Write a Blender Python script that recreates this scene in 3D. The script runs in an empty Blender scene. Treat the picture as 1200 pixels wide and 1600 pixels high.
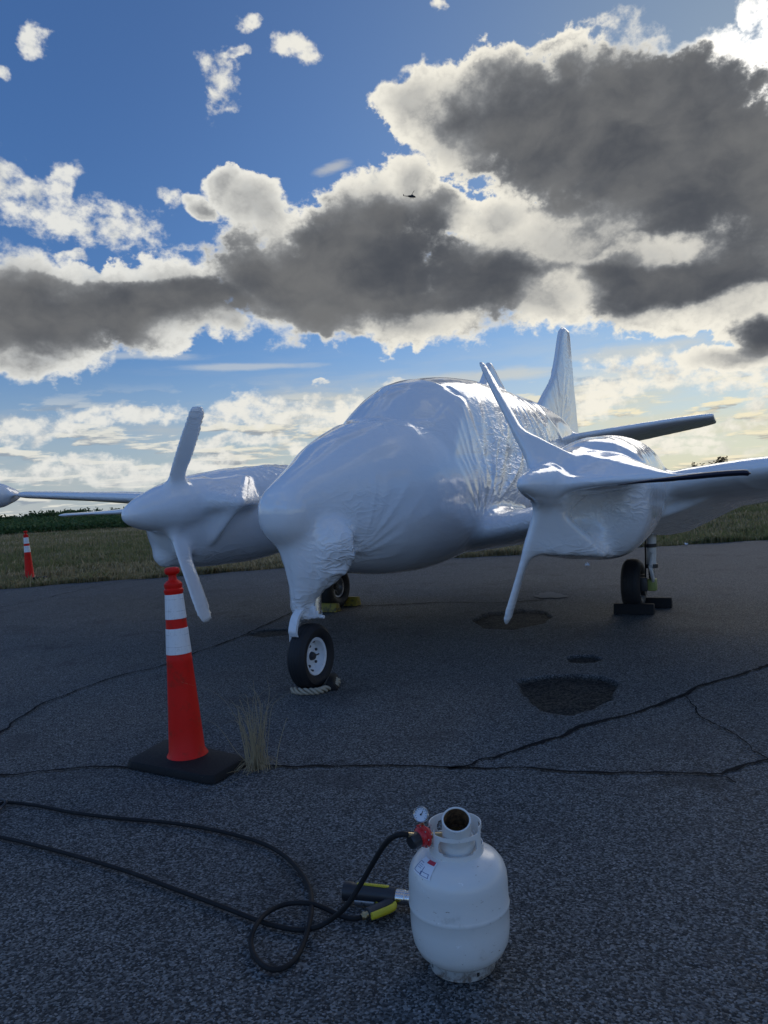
import bpy, bmesh, math, random
import numpy as np
from mathutils import Vector, Matrix

random.seed(7); rng = np.random.default_rng(7)
scn = bpy.context.scene
COL = scn.collection

# ------------------------------------------------------------------ camera
FPX, PITCH, ROLL, EYE = 1174.0, math.radians(-1.2), math.radians(3.18), 1.5
cam_d = bpy.data.cameras.new('camera')
cam_d.sensor_fit = 'VERTICAL'; cam_d.sensor_height = 36.0
cam_d.lens = 36.0 * FPX / 1600.0
cam_d.clip_start = 0.05; cam_d.clip_end = 9000
cam = bpy.data.objects.new('camera', cam_d); COL.objects.link(cam)
cam.matrix_world = (Matrix.Translation((0, 0, EYE)) @ Matrix.Rotation(math.pi/2 + PITCH, 4, 'X')
                    @ Matrix.Rotation(-ROLL, 4, 'Z'))
scn.camera = cam

def ray(px, py):
    """world direction seen at a point of the 1200x1600 photograph"""
    U, V = px - 600, py - 800
    u = U*math.cos(ROLL) - V*math.sin(ROLL); v = U*math.sin(ROLL) + V*math.cos(ROLL)
    d = np.array([u/FPX, 1.0, -v/FPX])
    cp, sp = math.cos(PITCH), math.sin(PITCH)
    return np.array([d[0], d[1]*cp - d[2]*sp, d[1]*sp + d[2]*cp])
def ground(px, py, z=0.0):
    d = ray(px, py); t = (z - EYE)/d[2]
    return Vector((d[0]*t, d[1]*t, z))
def atdepth(px, py, y):
    d = ray(px, py); t = y/d[1]
    return Vector((d[0]*t, y, EYE + d[2]*t))

# ------------------------------------------------------------------ view
scn.view_settings.view_transform = 'Standard'
scn.view_settings.look = 'None'
scn.view_settings.exposure = 0.0
scn.view_settings.gamma = 1.0
scn.view_settings.use_curve_mapping = False
scn.cycles.max_bounces = 6; scn.cycles.transparent_max_bounces = 8

SUN_PX = (1192, 95)
sd = ray(*SUN_PX); sd = sd/np.linalg.norm(sd)
SUN_AZ = math.atan2(sd[0], sd[1]); SUN_EL = math.asin(sd[2])

# ------------------------------------------------------------------ node helpers
class NB:
    def __init__(s, nt): s.nt = nt; s.n = nt.nodes; s.l = nt.links
    def new(s, t, **kw):
        n = s.n.new(t)
        for k, v in kw.items(): setattr(n, k, v)
        return n
    def put(s, sock, v):
        if isinstance(v, bpy.types.NodeSocket): s.l.new(v, sock)
        elif v is not None: sock.default_value = v
    def m(s, op, a, b=None, c=None, clamp=False):
        n = s.n.new('ShaderNodeMath'); n.operation = op; n.use_clamp = clamp
        s.put(n.inputs[0], a)
        if b is not None: s.put(n.inputs[1], b)
        if c is not None: s.put(n.inputs[2], c)
        return n.outputs[0]
    def vm(s, op, a, b=None):
        n = s.n.new('ShaderNodeVectorMath'); n.operation = op
        s.put(n.inputs[0], a)
        if b is not None: s.put(n.inputs[1], b)
        return n.outputs['Value'] if op in ('DOT_PRODUCT', 'LENGTH', 'DISTANCE') else n.outputs[0]
    def sstep(s, x, lo, hi, a=0.0, b=1.0):
        n = s.n.new('ShaderNodeMapRange'); n.interpolation_type = 'SMOOTHSTEP'
        s.put(n.inputs[0], x); n.inputs[1].default_value = lo; n.inputs[2].default_value = hi
        n.inputs[3].default_value = a; n.inputs[4].default_value = b
        return n.outputs[0]
    def mix(s, f, a, b, blend='MIX'):
        n = s.n.new('ShaderNodeMix'); n.data_type = 'RGBA'; n.blend_type = blend; n.clamp_factor = True
        s.put(n.inputs[0], f)
        for i, v in ((6, a), (7, b)):
            if isinstance(v, (tuple, list)) and len(v) == 3: v = (*v, 1)
            s.put(n.inputs[i], v)
        return n.outputs[2]
    def xyz(s, x, y, z):
        n = s.n.new('ShaderNodeCombineXYZ')
        for i, v in enumerate((x, y, z)): s.put(n.inputs[i], v)
        return n.outputs[0]
    def noise(s, vec, scale, detail=4, rough=0.5, dist=0.0, out=0):
        n = s.n.new('ShaderNodeTexNoise'); s.put(n.inputs['Vector'], vec)
        n.inputs['Scale'].default_value = scale; n.inputs['Detail'].default_value = detail
        n.inputs['Roughness'].default_value = rough; n.inputs['Distortion'].default_value = dist
        return n.outputs[out]
    def voro(s, vec, scale, feature='F1', out='Distance', rnd=1.0, smooth=None):
        n = s.n.new('ShaderNodeTexVoronoi'); n.feature = feature; s.put(n.inputs['Vector'], vec)
        n.inputs['Scale'].default_value = scale; n.inputs['Randomness'].default_value = rnd
        if smooth is not None and 'Smoothness' in n.inputs: n.inputs['Smoothness'].default_value = smooth
        return n.outputs[out]

# ------------------------------------------------------------------ sky
world = bpy.data.worlds.new('World'); scn.world = world; world.use_nodes = True
def build_sky():
    nt = world.node_tree; nt.nodes.clear(); N = NB(nt)
    STR = 0.1
    geo = N.new('ShaderNodeTexCoord'); d = geo.outputs['Generated']
    sep = N.new('ShaderNodeSeparateXYZ'); N.l.new(d, sep.inputs[0])
    x, y, z = sep.outputs
    s = N.m('ARCTAN2', x, y); t = N.m('ARCSINE', z)
    st = N.xyz(s, t, 0.0)
    sky = N.new('ShaderNodeTexSky'); sky.sky_type = 'NISHITA'; sky.sun_disc = False
    sky.sun_elevation = SUN_EL; sky.sun_rotation = SUN_AZ
    sky.air_density = 1.0; sky.dust_density = 0.6; sky.ozone_density = 2.0
    back = N.sstep(N.vm('DOT_PRODUCT', d, (sd[0], sd[1], 0.0)), 0.62, -0.35)
    clear = N.mix(1.0, sky.outputs[0], N.mix(back, SKY_TINT, SKY_BACK), 'MULTIPLY')
    hid = N.m('MULTIPLY', N.m('EXPONENT', N.m('MULTIPLY', N.m('POWER', N.m('ARCCOSINE', N.m('MINIMUM', N.vm('DOT_PRODUCT', d, tuple(sd)), 0.99999)), 2.0), -1/0.30**2)), 0.55)   # the sun itself stands behind thick cloud
    clear = N.mix(hid, clear, (0, 0, 0))
    # noises: domain warp, billows
    tw = N.m('MAXIMUM', t, -0.1)
    warp = N.noise(N.xyz(N.m('MULTIPLY', s, 1.0), N.m('MULTIPLY', tw, 1.3), 3.1), 9.0, 5, 0.55, out=1)
    wv = N.vm('SCALE', N.vm('SUBTRACT', warp, (0.5, 0.5, 0.5))); wv.node.inputs['Scale'].default_value = 0.085
    sw = N.new('ShaderNodeSeparateXYZ'); N.l.new(N.vm('ADD', st, wv), sw.inputs[0])
    s2, t2 = sw.outputs[0], sw.outputs[1]
    fine = N.noise(N.xyz(s, N.m('MULTIPLY', tw, 1.35), 0.7), 16.0, 9, 0.57)
    bil = N.m('SUBTRACT', 1.0, N.m('ABSOLUTE', N.m('SUBTRACT', N.m('MULTIPLY', N.noise(N.xyz(s, N.m('MULTIPLY', tw, 1.2), 5.7), 22.0, 6, 0.6), 2.0), 1.0)))
    low = N.noise(N.xyz(s, N.m('MULTIPLY', tw, 1.6), 1.9), 6.0, 4, 0.5)
    mid = N.noise(N.xyz(s2, N.m('MULTIPLY', t2, 1.5), 8.3), 15.0, 6, 0.55)
    def field(blobs, v):
        acc = None
        for b in blobs:
            px, py, rx, ry = b[:4]; ang = math.radians(b[4]) if len(b) > 4 else 0.0
            w = ray(px, py); k = np.linalg.norm(w); w = w/k
            a0, e0 = math.atan2(w[0], w[1]), math.asin(w[2])
            vin = v
            if acc is not None:                                      # keeps the evaluation in sequence (shader stack)
                q = N.n.new('ShaderNodeVectorMath'); q.operation = 'MULTIPLY_ADD'
                N.l.new(acc, q.inputs[0]); q.inputs[1].default_value = (1e-7, 1e-7, 0); N.l.new(v, q.inputs[2]); vin = q.outputs[0]
            mp = N.new('ShaderNodeMapping'); mp.vector_type = 'TEXTURE'; N.l.new(vin, mp.inputs[0])
            mp.inputs['Location'].default_value = (a0, e0, 0); mp.inputs['Rotation'].default_value = (0, 0, ang)
            mp.inputs['Scale'].default_value = (rx/FPX/k, ry/FPX/k, 1)
            r = N.vm('LENGTH', mp.outputs[0])
            acc = r if acc is None else N.m('SMOOTH_MIN', acc, r, 0.15)
        return N.m('SUBTRACT', 1.0, acc)
    wst = N.xyz(s2, t2, 0.0)
    big = field(BIG, wst); small = field(SMALL, wst); dark = field(DARK, wst)
    wisp = N.m('MULTIPLY', N.sstep(N.m('ADD', field(WISP, st), N.m('MULTIPLY', N.m('SUBTRACT', N.noise(N.xyz(N.m('MULTIPLY', s2, 1.0), N.m('MULTIPLY', t, 4.0), 6.0), 13.0, 6, 0.6), 0.5), 1.5)), 0.0, 0.8), 0.5)
    # the same kind of cumulus goes on outside the frame
    cov = N.noise(N.xyz(x, N.m('MULTIPLY', z, 1.8), y), 2.3, 3, 0.5)
    out_w = N.m('MAXIMUM', N.sstep(N.m('ABSOLUTE', s), 0.53, 0.66), N.sstep(t, 0.60, 0.72))
    outd = N.m('MULTIPLY', N.m('SUBTRACT', cov, 0.59), 6.0)
    outd = N.m('SUBTRACT', outd, N.m('MULTIPLY', N.m('SUBTRACT', 1.0, out_w), 3.0))
    near_h = N.sstep(t, 0.0, 0.25)
    D = N.m('MAXIMUM', big, outd)
    nz = N.m('ADD', N.m('MULTIPLY', N.m('SUBTRACT', fine, 0.5), 1.15), N.m('MULTIPLY', N.m('SUBTRACT', bil, 0.72), 0.75))
    dens = N.m('ADD', N.m('MINIMUM', D, 0.7), nz)
    soft = N.sstep(N.noise(N.xyz(s, N.m('MULTIPLY', tw, 1.4), 12.5), 5.0, 3, 0.5), 0.35, 0.68, 0.12, 0.45)
    a_big = N.sstep(N.m('DIVIDE', N.m('ADD', dens, 0.04), soft), 0.0, 1.0)
    fine2 = N.noise(N.xyz(s, N.m('MULTIPLY', tw, 1.25), 9.9), 48.0, 6, 0.6)
    dens_s = N.m('ADD', N.m('MINIMUM', small, 0.30), N.m('ADD', N.m('MULTIPLY', nz, 0.8), N.m('MULTIPLY', N.m('SUBTRACT', fine2, 0.5), 1.9)))
    a_small = N.m('MULTIPLY', N.sstep(dens_s, -0.10, 0.60), 0.97)
    alpha = N.m('MAXIMUM', a_big, a_small)
    # cores: thick cloud is grey, thin edges let the light through
    core_out = N.m('MULTIPLY', N.m('SUBTRACT', outd, 0.35), 0.8)
    core = N.m('ADD', N.m('MAXIMUM', dark, core_out), N.m('MULTIPLY', N.m('SUBTRACT', mid, 0.5), 1.0))
    core = N.m('ADD', core, N.m('ADD', N.m('MULTIPLY', N.m('SUBTRACT', fine, 0.5), 0.55), N.m('MULTIPLY', N.m('SUBTRACT', bil, 0.72), 0.35)))
    core = N.m('SUBTRACT', core, N.m('MULTIPLY', N.sstep(field(BRIGHT, wst), -0.35, 0.45), 0.75))
    thick = N.m('ADD', N.m('MULTIPLY', N.m('MAXIMUM', N.m('MINIMUM', dens, 1.2), 0.0), 0.55), N.m('MULTIPLY', N.sstep(core, -0.80, 0.95), 1.75))
    thick = N.m('MULTIPLY', thick, N.sstep(dens, -0.05, 0.45))
    dk = N.m('SUBTRACT', 1.0, N.m('EXPONENT', N.m('MULTIPLY', thick, -1.25)))
    # sun glow
    cosg = N.vm('DOT_PRODUCT', d, tuple(sd)); ang = N.m('ARCCOSINE', N.m('MINIMUM', cosg, 0.99999))
    glow = N.m('EXPONENT', N.m('MULTIPLY', N.m('MULTIPLY', ang, ang), -1/(0.062**2)))
    rim = N.m('EXPONENT', N.m('MULTIPLY', N.m('MULTIPLY', ang, ang), -1/(0.15**2)))
    dk = N.m('MULTIPLY', dk, N.m('SUBTRACT', 1.0, N.m('MULTIPLY', N.sstep(N.m('ADD', dens, N.m('MULTIPLY', core, 0.8)), 0.75, 0.15), N.m('MULTIPLY', rim, 0.85))))
    wide = N.m('EXPONENT', N.m('MULTIPLY', ang, -1/0.25))
    def K(c, f=1.0): return tuple(v*f/STR for v in c)
    tex = N.m('ADD', N.m('MULTIPLY', fine, 0.5), N.m('MULTIPLY', bil, 0.5))
    lit = N.mix(N.sstep(tex, 0.46, 0.74), K((.58, .575, .54)), K((.92, .88, .77)))
    litL = N.mix(N.sstep(tex, 0.46, 0.74), K((.50, .53, .55)), K((.80, .80, .76)))
    side = N.sstep(s, -0.35, 0.15)
    lit = N.mix(side, litL, lit)
    lit = N.mix(N.m('MULTIPLY', rim, 0.75), lit, K((1.15, 1.10, 0.98)))
    lit = N.mix(N.m('MULTIPLY', glow, 0.9), lit, K((1.9, 1.85, 1.75)))
    grey = N.mix(N.sstep(N.m('ADD', N.m('MULTIPLY', low, 0.6), N.m('MULTIPLY', mid, 0.4)), 0.36, 0.66), K((.068, .076, .092)), K((.165, .168, .172)))
    cloud = N.mix(N.sstep(dk, 0.02, 0.68), lit, K((.30, .31, .32)))
    cloud = N.mix(N.sstep(dk, 0.34, 0.98), cloud, grey)
    # horizon haze + small layered cumulus low in the sky
    hz = N.sstep(t, 0.22, -0.01)
    hazec = N.mix(side, K((.46, .51, .54)), K((.72, .66, .48)))
    base = N.mix(N.m('MULTIPLY', hz, 0.80), clear, hazec)
    base = N.mix(N.m('MULTIPLY', wide, 0.16), base, K((.75, .72, .62)))
    veil = N.m('MULTIPLY', N.sstep(N.noise(N.xyz(N.m('MULTIPLY', s, 1.4), N.m('MULTIPLY', t, 8.0), 2.0), 3.0, 5, 0.55), 0.47, 0.72), N.m('MULTIPLY', N.sstep(t, 0.22, 0.08), 0.7))
    base = N.mix(veil, base, N.mix(side, K((.50, .52, .52)), K((.74, .68, .49))))
    ly = N.m('DIVIDE', 0.055, N.m('ADD', N.m('MAXIMUM', t, 0.0), 0.055))
    lp = N.xyz(N.m('MULTIPLY', s2, 13.0), N.m('MULTIPLY', N.m('LOGARITHM', N.m('DIVIDE', 1.0, ly), 2.718), 8.5), 4.2)
    ln = N.noise(lp, 1.0, 8, 0.58)
    ln2 = N.noise(N.vm('ADD', lp, (0.06, 0.34, 0.0)), 1.0, 5, 0.55)
    band = N.m('MULTIPLY', N.sstep(t, 0.165, 0.09), N.sstep(t, -0.03, 0.0))
    lowa = N.m('MULTIPLY', N.sstep(ln, 0.505, 0.60), band)
    lsh = N.sstep(N.m('SUBTRACT', ln2, ln), -0.07, 0.09)
    lcol = N.mix(lsh, N.mix(side, K((.74, .74, .68)), K((.90, .82, .60))), N.mix(side, K((.30, .35, .41)), K((.36, .36, .35))))
    base = N.mix(lowa, base, lcol)
    base = N.mix(wisp, base, N.mix(side, K((.60, .64, .66)), K((.74, .68, .52))))
    alpha = N.m('MULTIPLY', alpha, N.sstep(t, 0.0, 0.05))
    col = N.mix(alpha, base, cloud)
    col = N.mix(N.sstep(t, -0.005, -0.06), col, K((.05, .06, .06)))
    bg = N.new('ShaderNodeBackground'); N.l.new(col, bg.inputs[0]); bg.inputs[1].default_value = STR
    o = N.new('ShaderNodeOutputWorld'); N.l.new(bg.outputs[0], o.inputs[0])
SKY_TINT = (0.31, 0.51, 0.78); SKY_BACK = (0.74, 1.36, 2.1)
BIG = [(650,165,70,42),(720,200,95,75),(800,165,110,85),(935,200,200,125),(1110,140,150,75),(1150,270,190,140),(1000,290,150,90),
       (900,375,150,75),(1020,420,190,85),(1170,420,120,90),(850,470,75,55),(1000,470,90,42),(780,345,70,40),
       (350,290,30,38,25),(400,330,75,42,-35),(320,330,36,16,-25),(560,345,100,65),(640,300,55,48),(700,330,50,36),(540,430,240,95),(760,430,135,90),(640,495,130,38),(430,440,130,75),(520,505,90,26),
       (40,455,90,58),(160,470,150,50),(280,462,110,48),(60,520,110,58),(250,500,140,48),(30,555,60,22),(350,505,50,30),
       (1190,515,45,38),(1150,560,75,24),(-110,480,130,62),(-260,440,110,50),(-420,500,120,40),(1360,250,150,110),(1340,430,130,60),(1520,330,110,70)]
DARK = [(720,190,70,40),(860,200,120,80),(1000,210,190,115),(1140,270,150,120),(1040,330,160,50),(1060,440,150,40),(960,420,60,22),
        (520,430,150,75),(640,410,120,75),(760,440,95,55),(620,350,55,40),(440,430,80,40),(560,480,120,30),
        (50,490,110,40),(190,490,170,38),(330,460,70,25),(1195,520,35,20),(-110,495,120,38),(-270,455,80,28),(1330,270,120,90),(1350,440,90,34)]
SMALL = [(20,290,58,46,-20),(100,295,24,48,-35),(150,352,105,34,-8),(350,120,34,44,-25),(472,80,42,22,-20),(400,20,26,13),(378,76,26,9),(60,80,24,18),
         (6,124,18,16),(268,305,18,18),(690,4,16,14),(1180,25,34,40,20),(120,405,30,10),(235,408,16,8),
         (195,645,88,20),(400,640,80,26),(520,640,90,24),(50,672,90,22),(410,694,130,14),(110,738,120,17),(290,735,110,15),
         (1020,585,95,34),(1110,590,90,22),(940,628,70,22),(1170,600,60,18),(1195,625,34,16),(620,592,24,9),(492,606,12,6),(1120,660,120,12),(980,690,150,12),(1090,700,120,10)]
BRIGHT = [(880,365,190,38),(760,345,70,40),(1010,395,110,26),(620,300,60,40),(870,470,60,50),(1130,470,120,22),(690,200,80,60),(330,520,120,30),(640,505,110,20),(420,340,60,50,-35),(190,420,160,22)]
WISP = [(395,573,170,7),(200,556,150,9),(520,262,45,10,12),(1000,548,160,20),(760,588,150,14)]
build_sky()
world.cycles.sampling_method = 'MANUAL'; world.cycles.sample_map_resolution = 512

sun_d = bpy.data.lights.new('sun', 'SUN'); sun_d.energy = 0.4; sun_d.angle = math.radians(25); sun_d.color = (1.0, 0.93, 0.82)
sun = bpy.data.objects.new('sun', sun_d); COL.objects.link(sun)
sun.rotation_euler = Vector(sd).to_track_quat('Z', 'Y').to_euler(); sun.location = (20, 40, 30)

# ------------------------------------------------------------------ object helpers
def tag(o, label=None, cat=None, group=None, kind=None):
    if label: o['label'] = label
    if cat: o['category'] = cat
    if group: o['group'] = group
    if kind: o['kind'] = kind
    return o
def empty(name, loc=(0, 0, 0), rz=0.0):
    o = bpy.data.objects.new(name, None); o.empty_display_size = 0.2; COL.objects.link(o)
    o.location = loc; o.rotation_euler = (0, 0, rz); return o
def obj_from(name, verts, faces, m=None, parent=None, smooth=True):
    me = bpy.data.meshes.new(name); me.from_pydata([tuple(map(float, v)) for v in verts], [], faces)
    me.update()
    if smooth: me.shade_smooth()
    o = bpy.data.objects.new(name, me); COL.objects.link(o)
    if m: me.materials.append(m)
    if parent: o.parent = parent
    return o
def obj_bm(name, bm, m=None, parent=None, smooth=True, angle=40):
    bmesh.ops.recalc_face_normals(bm, faces=bm.faces[:])
    me = bpy.data.meshes.new(name); bm.to_mesh(me); bm.free()
    if smooth:
        me.shade_smooth()
        try: me.set_sharp_from_angle(angle=math.radians(angle))
        except Exception: pass
    o = bpy.data.objects.new(name, me); COL.objects.link(o)
    for mm in (m if isinstance(m, (list, tuple)) else [m]):
        if mm: me.materials.append(mm)
    if parent: o.parent = parent
    return o
def copy_tree(o, parent=None):
    c = o.copy(); COL.objects.link(c)
    if parent: c.parent = parent
    for ch in list(o.children): copy_tree(ch, c)
    return c
def lathe(bm, prof, n=48, M=Matrix.Identity(4), close_ends=True):
    """profile of (r, z) turned about the local z axis; returns nothing"""
    rings = []
    for r, z in prof:
        if r < 1e-6: rings.append([bm.verts.new(M @ Vector((0, 0, z)))])
        else: rings.append([bm.verts.new(M @ Vector((r*math.cos(2*math.pi*k/n), r*math.sin(2*math.pi*k/n), z))) for k in range(n)])
    for a, b in zip(rings, rings[1:]):
        if len(a) == 1 and len(b) == 1: continue
        for k in range(n):
            k2 = (k+1) % n
            if len(a) == 1: bm.faces.new((a[0], b[k], b[k2]))
            elif len(b) == 1: bm.faces.new((a[k], a[k2], b[0]))
            else: bm.faces.new((a[k], a[k2], b[k2], b[k]))
    if close_ends:
        for rg in (rings[0], rings[-1]):
            if len(rg) > 1: bm.faces.new(rg)
def box(bm, c, s, M=Matrix.Identity(4), bev=0.0, seg=2):
    r = bmesh.ops.create_cube(bm, size=1.0)
    vs = r['verts']
    for v in vs: v.co = M @ Vector((c[0]+v.co.x*s[0], c[1]+v.co.y*s[1], c[2]+v.co.z*s[2]))
    if bev:
        es = list({e for v in vs for e in v.link_edges})
        bmesh.ops.bevel(bm, geom=es, offset=bev, segments=seg, profile=0.5, affect='EDGES')
def axis_mat(loc, direc, up=(0, 0, 1)):
    z = Vector(direc).normalized(); u = Vector(up)
    if abs(z.dot(u)) > 0.99: u = Vector((1, 0, 0))
    x = u.cross(z).normalized(); y = z.cross(x)
    return Matrix(((x.x, y.x, z.x, loc[0]), (x.y, y.y, z.y, loc[1]), (x.z, y.z, z.z, loc[2]), (0, 0, 0, 1)))
def cyl(bm, a, b, r, r2=None, n=20, bev=0.0):
    a, b = Vector(a), Vector(b); L = (b-a).length; r2 = r if r2 is None else r2
    if bev: prof = [(0, 0), (r-bev, 0), (r, bev), (r2, L-bev), (r2-bev, L), (0, L)]
    else: prof = [(0, 0), (r, 0), (r2, L), (0, L)]
    lathe(bm, prof, n, axis_mat(a, b-a), False)
def tube(bm, pts, r, n=10, closed=False):
    pts = [Vector(p) for p in pts]; rings = []
    up = Vector((0, 0, 1)); prev = None
    for i, p in enumerate(pts):
        tg = (pts[min(i+1, len(pts)-1)] - pts[max(i-1, 0)]).normalized()
        x = (prev - tg*prev.dot(tg)) if prev is not None else up.cross(tg)
        if x.length < 1e-4: x = Vector((1, 0, 0)).cross(tg)
        x.normalize(); prev = x; y = tg.cross(x)
        rr = r[i] if isinstance(r, (list, tuple)) else r
        rings.append([bm.verts.new(p + x*rr*math.cos(2*math.pi*k/n) + y*rr*math.sin(2*math.pi*k/n)) for k in range(n)])
    for a, b in zip(rings, rings[1:]):
        for k in range(n): bm.faces.new((a[k], a[(k+1) % n], b[(k+1) % n], b[k]))
    bm.faces.new(rings[0]); bm.faces.new(rings[-1])
def spline(pts, n=12):
    """Catmull-Rom through pts"""
    P = [Vector(p) for p in pts]; P = [P[0]*2-P[1]] + P + [P[-1]*2-P[-2]]; out = []
    for i in range(1, len(P)-2):
        for k in range(n):
            t = k/n
            out.append(0.5*((2*P[i]) + (P[i+1]-P[i-1])*t + (2*P[i-1]-5*P[i]+4*P[i+1]-P[i+2])*t*t + (3*P[i]-P[i-1]-3*P[i+1]+P[i+2])*t**3))
    out.append(P[-2]); return out
def vnoise(P, scale, seed=0):
    """vectorised 3-D value noise, -1..1"""
    Q = np.asarray(P, float)*scale; i = np.floor(Q).astype(np.int64); fr = Q - i; fr = fr*fr*(3-2*fr)
    def h(a, b, c):
        n = (a*73856093) ^ (b*19349663) ^ (c*83492791) ^ (seed*2654435761)
        n = (n ^ (n >> 13))*1274126177 & 0x7fffffff; n = (n ^ (n >> 16)) & 0xffff
        return n/32767.5 - 1
    r = 0
    for dx in (0, 1):
        for dy in (0, 1):
            for dz in (0, 1):
                w = (fr[:, 0] if dx else 1-fr[:, 0])*(fr[:, 1] if dy else 1-fr[:, 1])*(fr[:, 2] if dz else 1-fr[:, 2])
                r = r + w*h(i[:, 0]+dx, i[:, 1]+dy, i[:, 2]+dz)
    return r
def fbm(P, scale, oct=4, seed=0, gain=0.5):
    r, a = 0, 1.0
    for k in range(oct): r = r + a*vnoise(P, scale*2**k, seed+k*17); a *= gain
    return r

# ------------------------------------------------------------------ materials
def mat(name): 
    m = bpy.data.materials.new(name); m.use_nodes = True
    N = NB(m.node_tree); return m, N, m.node_tree.nodes['Principled BSDF']
def bump(N, b, h, strength, dist, normal=None):
    n = N.new('ShaderNodeBump'); N.put(n.inputs['Strength'], strength); n.inputs['Distance'].default_value = dist
    N.l.new(h, n.inputs['Height'])
    if normal is not None: N.l.new(normal, n.inputs['Normal'])
    N.l.new(n.outputs[0], b.inputs['Normal']); return n.outputs[0]
def simple(name, c, rough=0.5, metal=0.0, var=0.12, scale=30.0, bmp=0.0, spec=0.5, dirt=None):
    m, N, b = mat(name); tc = N.new('ShaderNodeTexCoord').outputs['Object']
    nz = N.noise(tc, scale, 5, 0.6)
    col = N.mix(nz, tuple(v*(1-var) for v in c), tuple(min(1, v*(1+var)) for v in c))
    if dirt:
        d = N.sstep(N.noise(tc, dirt[1], 6, 0.65), dirt[2], dirt[2]+0.16)
        col = N.mix(d, col, dirt[0])
    N.l.new(col, b.inputs['Base Color']); b.inputs['Metallic'].default_value = metal
    N.l.new(N.sstep(nz, 0.2, 0.8, max(0.02, rough-0.08), min(1, rough+0.08)), b.inputs['Roughness'])
    b.inputs['Specular IOR Level'].default_value = spec
    if bmp: bump(N, b, nz, bmp, 0.01)
    return m
def film_material():
    m, N, b = mat('white_shrink_film'); tc = N.new('ShaderNodeTexCoord').outputs['Object']
    at = N.new('ShaderNodeAttribute'); at.attribute_name = 'wrinkle'; wr = at.outputs['Fac']
    big = N.noise(tc, 1.3, 3, 0.5)
    grime = N.sstep(N.noise(tc, 5.0, 6, 0.7), 0.56, 0.78)
    col = N.mix(big, (.84, .845, .85), (.89, .89, .89))
    col = N.mix(N.m('MULTIPLY', grime, 0.22), col, (.68, .68, .66))
    N.l.new(col, b.inputs['Base Color'])
    N.l.new(N.m('ADD', N.sstep(big, 0.3, 0.7, 0.09, 0.17), N.m('MULTIPLY', grime, 0.10)), b.inputs['Roughness'])
    b.inputs['IOR'].default_value = 1.5
    b.inputs['Coat Weight'].default_value = 0.6; b.inputs['Coat Roughness'].default_value = 0.06
    # tight pleats: noise squeezed across, drawn out along, turned about by a slow noise
    mp = N.new('ShaderNodeMapping'); N.l.new(tc, mp.inputs[0]); mp.inputs['Rotation'].default_value = (0.5, 0.35, 0.2); mp.inputs['Scale'].default_value = (0.8, 2.6, 4.0)
    wobble = N.vm('ADD', mp.outputs[0], N.vm('SCALE', N.noise(tc, 2.0, 2, 0.5, out=1)))
    p1 = N.noise(wobble, 3.6, 2, 0.45, 0.5)
    p1 = N.m('SUBTRACT', 1.0, N.m('ABSOLUTE', N.m('SUBTRACT', N.m('MULTIPLY', p1, 2.0), 1.0)))
    p1 = N.m('POWER', p1, 7.0)
    p2 = N.noise(N.vm('MULTIPLY', wobble, (2.2, 1.0, 0.35)), 8.0, 2, 0.5, 0.3); p2 = N.m('POWER', N.m('SUBTRACT', 1.0, N.m('ABSOLUTE', N.m('SUBTRACT', N.m('MULTIPLY', p2, 2.0), 1.0))), 5.0)
    p3 = N.noise(tc, 3.2, 3, 0.5, 0.3)
    n0 = bump(N, b, p3, 0.16, 0.05)
    n1 = bump(N, b, p1, N.m('MULTIPLY', wr, 0.5), 0.03, n0)
    bump(N, b, p2, N.m('MULTIPLY', N.m('POWER', wr, 1.6), 0.22), 0.02, n1)
    return m
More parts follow.
